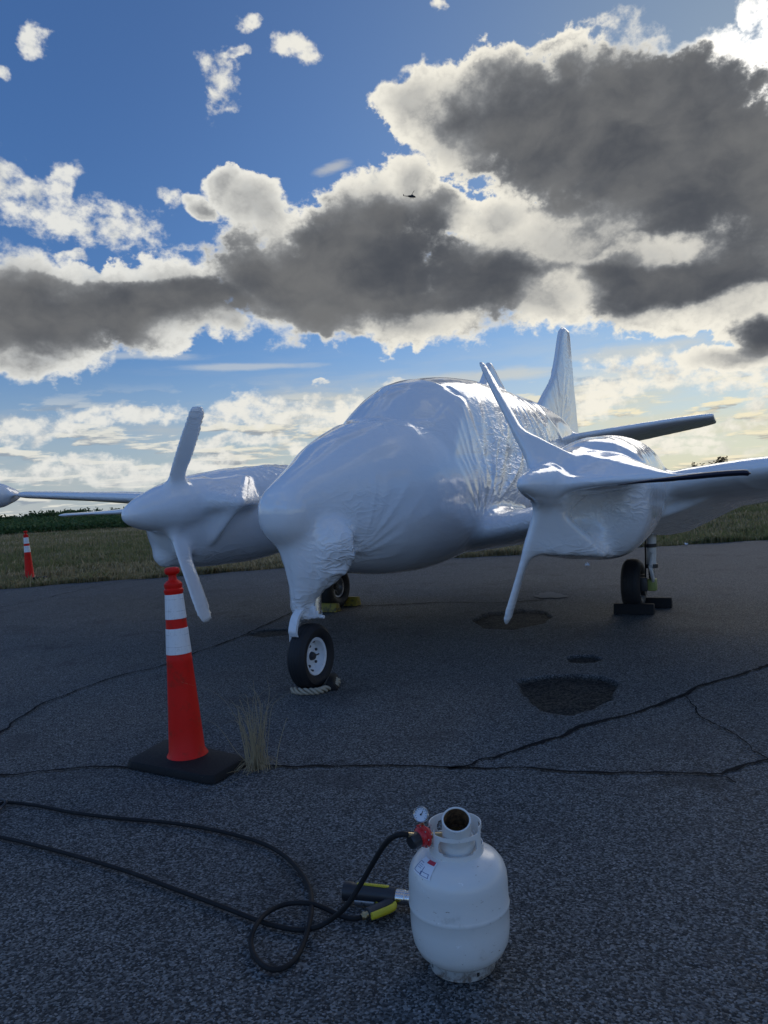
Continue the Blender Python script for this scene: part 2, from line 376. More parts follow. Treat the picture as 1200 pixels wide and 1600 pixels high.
def asphalt_material():
    m, N, b = mat('asphalt'); tc = N.new('ShaderNodeTexCoord').outputs['Object']
    at = N.new('ShaderNodeAttribute'); at.attribute_name = 'worn'; worn = at.outputs['Fac']
    v = N.new('ShaderNodeTexVoronoi'); N.l.new(tc, v.inputs['Vector']); v.inputs['Scale'].default_value = 135.0
    sp = N.new('ShaderNodeSeparateColor'); N.l.new(v.outputs['Color'], sp.inputs[0])
    v2 = N.new('ShaderNodeTexVoronoi'); N.l.new(tc, v2.inputs['Vector']); v2.inputs['Scale'].default_value = 72.0
    sp2 = N.new('ShaderNodeSeparateColor'); N.l.new(v2.outputs['Color'], sp2.inputs[0])
    stone = N.m('POWER', sp.outputs[0], 2.0)
    col = N.mix(stone, (.026, .029, .031), (.225, .238, .24))
    chip = N.m('MULTIPLY', N.sstep(sp2.outputs[1], 0.86, 0.97), N.sstep(v2.outputs['Distance'], 0.45, 0.25))
    col = N.mix(chip, col, (.30, .30, .30))
    tone = N.noise(tc, 0.35, 5, 0.6); patch = N.noise(tc, 1.7, 6, 0.62)
    col = N.mix(1.0, col, N.mix(tone, (.72, .72, .74), (1.30, 1.27, 1.22)), 'MULTIPLY')
    col = N.mix(N.sstep(patch, 0.52, 0.72), col, N.mix(0.55, col, (.045, .045, .048)))
    st1 = N.sstep(N.noise(N.vm('MULTIPLY', tc, (0.55, 1.6, 1.0)), 0.8, 5, 0.6), 0.56, 0.74); col = N.mix(N.m('MULTIPLY', st1, 0.5), col, N.mix(0.5, col, (.11, .10, .085)))
    st2 = N.sstep(N.noise(N.vm('ADD', tc, (7.0, 3.0, 0.0)), 1.1, 4, 0.55), 0.60, 0.70); col = N.mix(N.m('MULTIPLY', st2, 0.45), col, N.mix(0.7, col, (.02, .02, .02)))
    worncol = N.mix(N.m('POWER', sp2.outputs[0], 1.6), (.010, .010, .010), (.085, .078, .066))
    col = N.mix(worn, col, worncol)
    N.l.new(col, b.inputs['Base Color'])
    N.l.new(N.sstep(sp.outputs[1], 0, 1, 0.62, 0.95), b.inputs['Roughness'])
    b.inputs['Specular IOR Level'].default_value = 0.16
    h = N.m('ADD', N.m('MULTIPLY', v.outputs['Distance'], -1.0), N.m('MULTIPLY', v2.outputs['Distance'], -0.8))
    h = N.m('ADD', h, N.m('MULTIPLY', N.noise(tc, 30, 4, 0.6), 0.6))
    bump(N, b, h, N.m('ADD', 0.55, N.m('MULTIPLY', worn, 0.35)), 0.006)
    return m
FILM = film_material(); ASPHALT = asphalt_material()
RUBBER = simple('tyre_rubber', (.018, .018, .020), 0.62, var=0.3, scale=60, bmp=0.15, spec=0.35, dirt=((.05, .046, .04), 9, 0.56))
WHITE_PAINT = simple('white_wheel_paint', (.74, .76, .78), 0.35, dirt=((.35, .33, .30), 40, 0.62))
GREY_METAL = simple('grey_alloy', (.30, .30, .31), 0.4, 0.7, dirt=((.08, .075, .07), 30, 0.52))
STEEL = simple('bright_steel', (.62, .62, .62), 0.22, 1.0)
DARK_METAL = simple('dark_metal', (.06, .06, .065), 0.5, 0.5)
BLACK_PLASTIC = simple('black_plastic', (.022, .023, .027), 0.42, spec=0.5, bmp=0.05)
BLACK_RUBBER = simple('black_rubber', (.011, .011, .012), 0.72, scale=80, bmp=0.12, spec=0.3, dirt=((.026, .024, .022), 14, 0.57))
CONE_RED = simple('cone_orange_red', (.74, .012, .006), 0.5, var=0.10, scale=8, bmp=0.03, spec=0.25, dirt=((.50, .022, .010), 10, 0.52))
YELLOW = simple('yellow_plastic', (.58, .50, .03), 0.42)
CHOCK_YELLOW = simple('worn_yellow_paint', (.30, .23, .025), 0.65, dirt=((.08, .07, .035), 16, 0.47))
GREEN_PRIMER = simple('green_primer', (.30, .34, .10), 0.5)
BRASS = simple('brass', (.55, .43, .24), 0.35, 0.9)
RED_METAL = simple('red_regulator_paint', (.55, .018, .022), 0.35)
ROPE_M = simple('natural_rope', (.40, .35, .26), 0.85, var=0.3, scale=120, bmp=0.3)

# ------------------------------------------------------------------ aircraft frame: X forward, Y port, Z up
HDG = math.radians(27.53); AO = Vector((1.037, 9.266, 0.0))
AF = Vector((-math.sin(HDG), -math.cos(HDG), 0)); AL = Vector((math.cos(HDG), -math.sin(HDG), 0))
A_RZ = math.atan2(AF.y, AF.x)
def toA(p): d = Vector(p) - AO; return Vector((d.dot(AF), d.dot(AL), d.z))
def toW(p): return AO + AF*p[0] + AL*p[1] + Vector((0, 0, p[2]))
def unA(px, py, X=None, Y=None):
    d = Vector(ray(px, py)); C = Vector((0, 0, EYE)); n, v = (AF, X) if X is not None else (AL, Y)
    t = (v - (C - AO).dot(n))/d.dot(n); return toA(C + d*t)
HUB = {1: Vector((3.22, 1.87, 1.51)), -1: Vector((3.22, -1.85, 1.50))}
TIPS = {1: [(1172, 738), (750, 562), (790, 977)], -1: [(97, 805), (312, 632), (325, 975)]}
SPIN = {1: Vector((3.74, 1.84, 1.53)), -1: Vector((3.76, -1.86, 1.45))}

def superring(cx, cz, hw, hb, ht, X, n=40, p=2.3):
    """closed ring in the plane X: half width hw, hb below and ht above the widest level cz"""
    out = []
    for k in range(n):
        a = 2*math.pi*k/n; c, s_ = math.cos(a), math.sin(a)
        yy = math.copysign(abs(c)**(2/p), c)*hw; zz = math.copysign(abs(s_)**(2/p), s_)*(ht if s_ > 0 else hb)
        out.append((X, cx + yy, cz + zz))
    return out
def loft(bm, rings):
    R = [[bm.verts.new(p) for p in r] for r in rings]; n = len(R[0])
    for a, b in zip(R, R[1:]):
        for k in range(n): bm.faces.new((a[k], a[(k+1) % n], b[(k+1) % n], b[k]))
    bm.faces.new(R[0]); bm.faces.new(R[-1])
def refine(rows, step=0.06):
    """monotone resampling of a table along its first column"""
    A = np.array(rows, float); A = A[np.argsort(A[:, 0])]; x = A[:, 0]
    xs = np.unique(np.concatenate([np.arange(x[0], x[-1], step), x])); out = [xs]
    for j in range(1, A.shape[1]):
        y = A[:, j]; h = np.diff(x); dl = np.diff(y)/h; m = np.zeros(len(x))
        for i in range(1, len(x)-1):
            if dl[i-1]*dl[i] > 0: m[i] = 2*dl[i-1]*dl[i]/(dl[i-1]+dl[i])
        m[0], m[-1] = dl[0], dl[-1]
        i = np.clip(np.searchsorted(x, xs, 'right')-1, 0, len(x)-2); t = (xs-x[i])/h[i]
        out.append((1+2*t)*(1-t)**2*y[i] + t*(1-t)**2*h[i]*m[i] + t*t*(3-2*t)*y[i+1] + t*t*(t-1)*h[i]*m[i+1])
    return np.stack(out, 1)
def hull(bm, pts):
    vs = [bm.verts.new(p) for p in pts]
    r = bmesh.ops.convex_hull(bm, input=vs)
    bad = [g for g in r['geom_interior'] if isinstance(g, bmesh.types.BMVert)]
    if bad: bmesh.ops.delete(bm, geom=bad, context='VERTS')
def ball_pts(c, r, n=8):
    out = []
    for th in (0.5, 1.2, 1.95, 2.65):
        for k in range(n): out.append(Vector(c) + Vector((math.sin(th)*math.cos(2*math.pi*k/n), math.sin(th)*math.sin(2*math.pi*k/n), math.cos(th)))*r)
    return out
def airfoil(xle, ch, z, inc, thick, Y, n=14):
    up, lo = [], []
    for k in range(n+1):
        u = (1-math.cos(math.pi*k/n))/2
        yt = 5*thick*ch*(0.2969*math.sqrt(u)-0.126*u-0.3516*u*u+0.2843*u**3-0.1015*u**4) + 0.018
        up.append((u, yt)); lo.append((u, -yt*0.75))
    pts = up + lo[::-1][0:]
    return [(xle - u*ch*math.cos(inc), Y, z + w - u*ch*math.sin(inc)) for u, w in pts]

FUS = [(4.08,1.34,1.48,.06,1.41),(4.05,1.27,1.55,.14,1.41),(3.96,1.18,1.63,.21,1.41),(3.80,1.09,1.72,.25,1.41),(3.55,1.0,1.84,.345,1.41),(3.2,.89,2.02,.495,1.42),
       (2.85,.82,2.15,.615,1.43),(2.4,.76,2.28,.695,1.45),(1.8,.73,2.34,.73,1.48),(1.0,.78,2.3,.73,1.5),(0,.84,2.32,.73,1.55),(-1.5,.88,2.34,.70,1.62),
       (-3,1.02,2.38,.55,1.75),(-4.5,1.38,2.46,.34,1.95),(-5.8,1.80,2.46,.15,2.15),(-6.4,2.05,2.40,.05,2.22)]
CAB = [(1.55,2.95,-5.5,.70),(1.9,2.86,-5.5,.675),(2.15,2.66,-5.4,.64),(2.4,2.33,-5.0,.585),(2.56,2.03,-4.5,.525),(2.68,1.62,-3.6,.44),(2.78,1.05,-2.3,.32),(2.83,.5,-1.2,.20),(2.86,-.1,-.4,.05)]
NAC = [(3.28,1.22,1.68,.20,1.46,1.90),(3.12,1.02,1.72,.29,1.44,1.97),(2.92,.90,1.79,.37,1.42,2.01),(2.5,.86,1.86,.43,1.40,2.02),(2.0,.85,1.91,.47,1.40,2.0),(1.4,.89,1.94,.49,1.42,1.97),(.7,.98,1.93,.45,1.45,1.95),(0,1.05,1.86,.36,1.48,1.95),(-.8,1.15,1.74,.22,1.48,1.95),(-1.4,1.26,1.6,.06,1.45,1.95)]
NAC_P = [(2.62,1.08,1.72,.28,1.42,2.03),(2.54,.96,1.80,.36,1.42,2.03),(2.40,.88,1.86,.43,1.41,2.03)] + [r for r in NAC if r[0] < 2.3]
def wing_stations(sg):
    rows = [(.3,1.55,2.9,1.02,.05,.14),(1.2,1.45,2.75,1.16,.07,.14),(2.4,1.02,2.3,1.46,.17,.155),(3.3,.93,2.1,1.57,.18,.155),(4.2,.81,1.9,1.62,.10,.135),(5.1,.70,1.72,1.685,.06,.115),(7.9,.36,1.15,1.86,.03,.10)]
    return rows
def solid_parts():
    bm = bmesh.new()
    rings = []
    for X, zb, zt, hw, zc in refine(FUS): rings.append(superring(0, zc, max(hw, .01), zc-zb, zt-zc, X, 44, 2.25))
    loft(bm, rings)
    rings = []
    for z, xf, xr, w in refine([(a, b, c, d) for a, b, c, d in CAB], 0.04):
        ring = []; nf, ns = 18, 16
        for k in range(nf+1):                                        # windscreen arc, port to starboard
            u = 1-2*k/nf; y = w*math.copysign(abs(u)**0.9, u)
            ring.append((xf - 0.85*abs(u)**2.2*min(1.0, w/.4), y, z))
        side = ring[-1]
        for k in range(1, ns+1):
            t = k/ns; X = side[0] + (xr-side[0])*t; wf = w*(1 - 0.72*max(0, (-X-0.5)/5.0)**1.3 if X < -0.5 else 1.0)
            ring.append((X, -max(wf, .03)*(1 if k < ns else .9), z))
        port = [(p[0], -p[1], p[2]) for p in ring[nf+1:]][::-1]
        rings.append(ring + port)
    loft(bm, rings)
    for sg in (1, -1):
        h = HUB[sg]
        rings = [superring(sg*yc, zc, hw, zc-zb, zt-zc, X, 36, 2.4) for X, zb, zt, hw, zc, yc in refine(NAC if sg < 0 else NAC_P)]
        loft(bm, rings)
        # spinner under film
        d = SPIN[sg] - h
        rr = [(-.5,.26),(-.15,.265),(0,.255),(.15,.215),(.35,.15),(.46,.10),(.52,.055),(.545,.015)]
        rings = []
        for x, r in rr:
            c = h + d*(x/0.53); r *= 1.0 if sg < 0 else .62
            rings.append([(c.x, c.y+r*math.cos(2*math.pi*k/24), c.z+r*math.sin(2*math.pi*k/24)) for k in range(24)])
        loft(bm, rings)
        for i, tp in enumerate(TIPS[sg]):
            tip = unA(*tp, X=3.22); v = tip - h; Lb = v.length; v.normalize(); tq = Vector((1, 0, 0)).cross(v)
            rings = []
            for u, c, th in ((.10,.085,.06),(.25,.085,.040),(.40,.10,.028),(.60,.115,.022),(.85,.115,.020),(.95,.10,.019),(.985,.075,.018),(1.0,.045,.014)):
                p = h + v*(Lb*u); tw = 0.18*(1-u)
                if sg == -1: c *= 1.22
                if sg == 1 and i == 0 and u > .3: tw = .50; c *= .56; th = min(th, .018)
                ring = []
                for k in range(16):
                    a = 2*math.pi*k/16; e = Vector((1, 0, 0))*math.cos(tw) + tq*math.sin(tw); f = -Vector((1, 0, 0))*math.sin(tw) + tq*math.cos(tw)
                    ring.append(p + e*(c*math.cos(a)) + f*(th*math.sin(a)))
                rings.append(ring)
            loft(bm, rings)
            # film drawn tight from the blade root back to the cowling
            reach = {1: (.74, .42, .46), -1: (.30, .22, .40)}[sg][i]
            pts = []
            for u in (.08, reach*.6, reach):
                for e in (-.09, .05): pts += [h + v*(Lb*u) + Vector((e, 0, 0)) + tq*s_*.035 for s_ in (-1, 1)]
            if i == 0:
                if sg == 1:
                    pts = [h + v*(Lb*u) + Vector((e, 0, dz)) for u in (.1, .35, .66) for e in (-.11, .06) for dz in (-.02, .02)]
                    pts += [(2.3, 2.38, 1.60), (2.3, 2.36, 1.64), (2.2, 1.95, 1.86), (2.75, 1.95, 1.78), (2.6, 2.3, 1.55), (2.9, 1.7, 1.70)]
                else: pts += [(2.95, -2.2, 1.55), (2.95, -2.2, 1.4)]
            elif i == 1: pts += [(2.85, h.y+.15, 1.74), (2.85, h.y-.15, 1.74)]
            else:
                pts += [(2.72, 2.20, .93), (2.74, 1.74, .97), (2.45, 2.2, .90), (2.5, 1.8, .89)] if sg == 1 else [(2.95, -1.75, 1.0), (2.95, -1.95, 1.0)]
            hull(bm, pts)
        # oil-cooler chin under the spinner
        if sg < 0: hull(bm, ball_pts((3.04, sg*2.05, 1.06), .165) + ball_pts((2.6, sg*2.0, 1.1), .2))
        else: hull(bm, [(2.75, 1.65, 1.15), (2.75, 1.68, 1.62), (3.05, 1.74, 1.42), (3.05, 1.74, 1.56), (3.15, 1.83, 1.35), (2.7, 1.9, 1.2), (2.7, 1.9, 1.6)])
        # exhaust fairing on the port side of each engine, film stretched over it
        q = h.y
        hull(bm, ball_pts((2.72, q+.50, 1.515), .045) + [(3.1, q+.16, 1.66), (2.9, q+.10, 1.76), (2.2, q+.20, 1.84), (2.1, q+.30, 1.50), (3.12, q+.14, 1.48), (2.85, q+.25, 1.42)])
        if sg < 0: hull(bm, [(2.735, q+.52, 1.49), (2.70, q+.52, 1.49), (2.86, q+.20, 1.12), (2.82, q+.21, 1.10), (2.9, q+.15, 1.3), (2.6, q+.3, 1.45)])
        # wing
        rings = [airfoil(xl, ch, z, inc, th, sg*Y) for Y, xl, ch, z, inc, th in refine(wing_stations(sg), 0.25)]
        loft(bm, rings)
        rings = []
        for x, r in ((1.45,.02),(1.4,.10),(1.25,.18),(1.0,.24),(.7,.25),(.4,.2),(.15,.10),(.05,.03)):
            rings.append([(x, sg*8.2+r*math.cos(2*math.pi*k/20), 1.87+r*1.0*math.sin(2*math.pi*k/20)) for k in range(20)])
        loft(bm, rings)
        # film hanging from nacelle to wing underside round the wheel bay
        hull(bm, [(1.0, h.y+sg*.1, 1.0), (-.55, sg*2.25, .86), (-.9, sg*2.45, .88), (-1.15, sg*3.0, 1.14), (.5, sg*2.9, 1.34), (-1.0, sg*1.5, 1.1), (.3, sg*1.4, 1.12), (-.2, sg*1.95, .93)])
        # tailplane
        rows = [(.06,-4.55,1.6,2.34,.12,.11),(1.2,-4.86,1.28,2.46,.13,.11),(2.3,-5.12,.95,2.55,.11,.11),(2.50,-5.2,.8,2.56,.10,.11)]
        loft(bm, [airfoil(xl, ch, z, inc, th, sg*Y, 10) for Y, xl, ch, z, inc, th in refine(rows, 0.2)])
    # fin with its long dorsal fillet, taken off the photograph in the symmetry plane
    rows = []
    for z, le, te, th in ((2.35,-2.2,-6.15,.12),(2.62,-2.7,-6.1,.10),(2.80,-3.25,-6.05,.09),(3.1,-3.8,-6.0,.085),(3.42,-4.35,-5.9,.085),(3.8,-4.68,-5.85,.08),(4.16,-4.92,-5.8,.075),(4.36,-5.1,-5.76,.07),(4.44,-5.3,-5.7,.06)):
        rows.append((z, le, te, th))
    rings = []
    for z, le, te, th in refine(rows, 0.08):
        n = 12; ch = le-te; up = []
        for k in range(n+1):
            u = (1-math.cos(math.pi*k/n))/2
            up.append((u, 4.2*th*(0.2969*math.sqrt(u)-0.126*u-0.3516*u*u+0.2843*u**3-0.1015*u**4)+.022))
        rings.append([(le-u*ch, w, z) for u, w in up] + [(le-u*ch, -w, z) for u, w in up[::-1]])
    loft(bm, rings)
    # roof aerial under film
    pk, f0, r0 = unA(764, 566, Y=0), unA(747, 612, Y=0), unA(800, 628, Y=0)
    hull(bm, [pk + Vector((a, b, 0)) for a in (-.05, .05) for b in (-.03, .03)] + [pk + Vector((a, b, -.14)) for a in (-.16, .05) for b in (-.035, .035)] + [f0 + Vector((.05, b, -.05)) for b in (-.06, .06)] + [r0 + Vector((0, b, -.06)) for b in (-.06, .06)])
    # film gathered round the nose leg
    rings = []
    lv = [(795,465,500,.08),(808,436,518,.12),(824,422,543,.16),(838,425,552,.19),(853,434,552,.20),(870,441,549,.20),(890,447,538,.19),(910,451,523,.16),(930,454,499,.13),(948,456,488,.10),(962,461,485,.08),(970,467,482,.06)]
    for i, (y, xl, xr, hd_) in enumerate(lv):
        dep = 5.90 + 0.06*min(1, i/8); a, b = atdepth(xl, y, dep), atdepth(xr, y, dep); c = (a+b)/2; hw = (b-a).length/2
        rings.append([tuple(toA(c + Vector((hw*math.copysign(abs(math.cos(t))**.85, math.cos(t)), hd_*math.sin(t), 0)))) for t in [2*math.pi*k/28 for k in range(28)]])
    loft(bm, rings)
    bmesh.ops.recalc_face_normals(bm, faces=bm.faces[:])
    return bm
def remesh(me, vox):
    o = bpy.data.objects.new('tmp', me); COL.objects.link(o)
    md = o.modifiers.new('r', 'REMESH'); md.mode = 'VOXEL'; md.voxel_size = vox; md.adaptivity = 0
    dg = bpy.context.evaluated_depsgraph_get(); dg.update()
    r = bpy.data.meshes.new_from_object(o.evaluated_get(dg)); bpy.data.objects.remove(o); bpy.data.meshes.remove(me)
    return r
def get_co(me):
    a = np.empty(len(me.vertices)*3, np.float32); me.vertices.foreach_get('co', a); return a.reshape(-1, 3).astype(np.float64)
def get_no(me):
    n = len(me.vertices); a = np.empty(n*3, np.float32); me.vertex_normals.foreach_get('vector', a); return a.reshape(-1, 3).astype(np.float64)
def set_co(me, c): me.vertices.foreach_set('co', c.astype(np.float32).ravel()); me.update()
def relax(me, it, lam=0.5, w=None):
    e = np.empty(len(me.edges)*2, np.int32); me.edges.foreach_get('vertices', e); e = e.reshape(-1, 2)
    c = get_co(me); n = len(c); deg = np.bincount(e.ravel(), minlength=n).astype(float)[:, None]
    for k in range(it):
        s_ = np.stack([np.bincount(e[:, 0], c[e[:, 1], j], n) + np.bincount(e[:, 1], c[e[:, 0], j], n) for j in range(3)], 1)/deg
        l = (lam if k % 2 == 0 else -lam*0.94)
        c = c + (s_-c)*(l if w is None else l*w)
    set_co(me, c)
def gauss(P, c, r):
    return np.exp(-np.sum(((P-np.array(c))/np.array(r))**2, 1))
def build_wrapped_aircraft():
    root = empty('shrink_wrapped_airplane', AO, A_RZ)
    tag(root, 'twin engined airplane wrapped whole in white shrink film parked on the asphalt', 'airplane')
    bm = solid_parts(); me = bpy.data.meshes.new('film'); bm.to_mesh(me); bm.free()
    me = remesh(me, VOX)
    if CLOSE:                                                        # film bridges hollows: grow, fuse, shrink back
        relax(me, 6); set_co(me, get_co(me) + get_no(me)*CLOSE)
        me = remesh(me, VOX); relax(me, 10); set_co(me, get_co(me) - get_no(me)*CLOSE)
        me = remesh(me, VOX)
    relax(me, 14)
    P = get_co(me); Nn = get_no(me)
    # how crumpled the film is
    W = np.zeros(len(P))
    def addw(c, r, a): 
        nonlocal W; W = np.maximum(W, a*gauss(P, c, r))
    for sg in (1, -1):
        addw((.4, sg*.75, 1.9), (1.0, .25, .6), 1.0); addw((-1.5, sg*.75, 2.1), (1.6, .4, .5), .75)
        addw((2.7, sg*2.3, 1.35), (.5, .45, .22), .6); addw((1.2, sg*1.95, 1.9), (1.0, .5, .25), .5)
        addw((2.6, sg*1.9, .95), (.7, .4, .16), .8); addw((-.2, sg*2.5, 1.0), (1.0, .7, .2), .55)
        addw((-5.6, sg*1.6, 2.5), (.7, 1.6, .3), .4); addw((0, sg*5, 1.75), (.9, 3.0, .3), .25); addw((1.2, sg*1.1, 1.15), (.5, .5, .2), .6)
        for tp in TIPS[sg]: addw(unA(*tp, X=3.22), (.2, .2, .3), .45)
    addw((2.65, -1.4, 1.62), (.35, .25, .2), .8); addw((-5.2, 0, 3.2), (1.0, .3, .9), .42); addw((3.6, .35, 1.0), (.35, .25, .28), 1.0); addw((3.8, 0, .6), (.4, .3, .2), .9)
    addw((3.4, .45, 1.45), (.35, .3, .15), .45); addw((2.6, 0, 2.15), (.35, .7, .12), .45); addw((2.3, .6, 2.2), (.3, .2, .2), .5)
    W = np.maximum(W, 0.05)
    wob = 0.16*np.stack([vnoise(P, 1.4, 3), vnoise(P, 1.4, 4), vnoise(P, 1.4, 5)], 1)
    Q = P + wob
    def ridged(c, f, seed, p=3.2): return (1-np.abs(vnoise(np.stack(c, 1), f, seed)))**p
    around = ridged([Q[:, 0]*5.5 + Q[:, 2]*1.6, Q[:, 1]*.7, Q[:, 2]*.7], 1.05, 11) + .5*ridged([Q[:, 0]*8 - Q[:, 2]*2.5, Q[:, 1]*.9, Q[:, 2]*.9], 1.2, 12)
    along = ridged([Q[:, 0]*.8, Q[:, 1]*2.5, Q[:, 2]*5.5 + Q[:, 0]*1.8], 1.1, 13) + .5*ridged([Q[:, 0]*1.1, Q[:, 1]*3, Q[:, 2]*9 - Q[:, 0]*3], 1.1, 14)
    sel = np.clip(.5 + 1.4*vnoise(P, .9, 15), 0, 1)
    pleat = around*sel + along*(1-sel) - .3
    dsp = W*0.0085*pleat + 0.005*fbm(P, 1.1, 2, 31)
    def fan(c, ax, f, at, r, amp, seed):                              # tension folds running out from a point
        i, j = ax; a_ = P[:, i]-c[i]; b_ = P[:, j]-c[j]; rad = np.hypot(a_, b_)+1e-6; th = np.arctan2(b_, a_)
        k = np.stack([np.cos(th)*f, np.sin(th)*f, rad*.9], 1)
        return amp*gauss(P, at, r)*((1-np.abs(vnoise(k, 1.0, seed)))**3.5 - .3)*np.clip(rad/.18, 0, 1)
    for sg in (1, -1):
        dsp = dsp + fan((1.5, sg*.75, 1.15), (0, 2), 7, (.5, sg*.72, 1.8), (1.1, .35, .65), .034, 61)
        dsp = dsp + fan((-.5, sg*.7, 2.9), (0, 2), 6, (-2.2, sg*.55, 2.2), (1.5, .4, .5), .026, 62)
        dsp = dsp + fan((3.22, sg*1.86, 1.5), (1, 2), 5, (2.75, sg*2.1, 1.4), (.45, .6, .55), .014 if sg > 0 else .010, 63)
        dsp = dsp + fan((1.9, sg*1.95, 2.2), (0, 1), 5, (1.2, sg*1.95, 1.9), (.9, .5, .2), .020, 64)
        dsp = dsp + fan((2.0, sg*2.6, 1.5), (0, 1), 6, (.3, sg*2.9, 1.35), (.9, .9, .3), .018, 65)
    dsp = dsp + fan((3.72, .0, .5), (0, 1), 6, (3.7, 0, .85), (.4, .45, .35), .022, 66)
    dsp = dsp + fan((-4.6, 0, 2.5), (0, 2), 5, (-4.9, 0, 3.1), (.9, .3, .7), .016, 67)
    dsp = dsp + fan((3.4, .6, 1.0), (0, 2), 6, (3.2, .5, 1.25), (.5, .3, .4), .014, 68)
    # lap of two film sheets behind the cockpit
    line = 1.25 + .35*(P[:, 2]-1.9); t_ = (P[:, 0]-line)/.016
    dsp = dsp + .014/(1+np.exp(-np.clip(t_, -30, 30)))*np.exp(-np.clip(P[:, 0]-line, 0, 9)/.5)*np.clip((P[:, 2]-1.25)/.3, 0, 1)*(np.abs(P[:, 1]) < 1.0)
    # windscreen: the film lies flatter and a little deeper over the panes
    def box01(v, lo, hi, f): return np.clip((v-lo)/f, 0, 1)*np.clip((hi-v)/f, 0, 1)
    ws = box01(P[:, 2], 2.17, 2.62, .05)*box01(np.abs(P[:, 1]), -1, .54, .05)*(P[:, 0] > 1.4)
    ws = ws*(.35 + .65*np.clip(np.abs(P[:, 1])/.035, 0, 1))
    dsp = dsp - 0.016*ws*ws*(3-2*np.clip(ws, 0, 1))
    # crumpled edge where the film ends on the nose leg
    cr = gauss(P, (3.55, .36, .98), (.22, .14, .2))
    dsp = dsp + cr*0.05*(1-2*np.abs(vnoise(P, 7.0, 41))) + gauss(P, (3.72, .05, .62), (.2, .2, .10))*.03*(1-2*np.abs(vnoise(P*[1, 1, .5], 9.0, 42)))
    set_co(me, P + Nn*dsp[:, None]); relax(me, 2, 0.35)
    soft = np.maximum(gauss(P, (2.7, -1.35, 1.5), (.45, .38, .4)), .6*gauss(P, (2.9, 1.9, 1.4), (.4, .5, .5)))[:, None]
    relax(me, 130, .5, soft)
    split_parts(me, W, root)
    return root
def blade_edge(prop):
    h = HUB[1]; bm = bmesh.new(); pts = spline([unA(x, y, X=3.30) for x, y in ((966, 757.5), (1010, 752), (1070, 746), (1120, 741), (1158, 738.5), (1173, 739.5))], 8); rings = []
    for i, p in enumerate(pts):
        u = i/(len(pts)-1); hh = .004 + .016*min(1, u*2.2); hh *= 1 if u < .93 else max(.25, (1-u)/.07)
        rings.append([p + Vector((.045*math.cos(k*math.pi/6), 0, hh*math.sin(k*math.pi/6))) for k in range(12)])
    loft(bm, rings); obj_bm('blade_edge', bm, simple('dark_blade_edge', (.016, .018, .035), .45), prop)
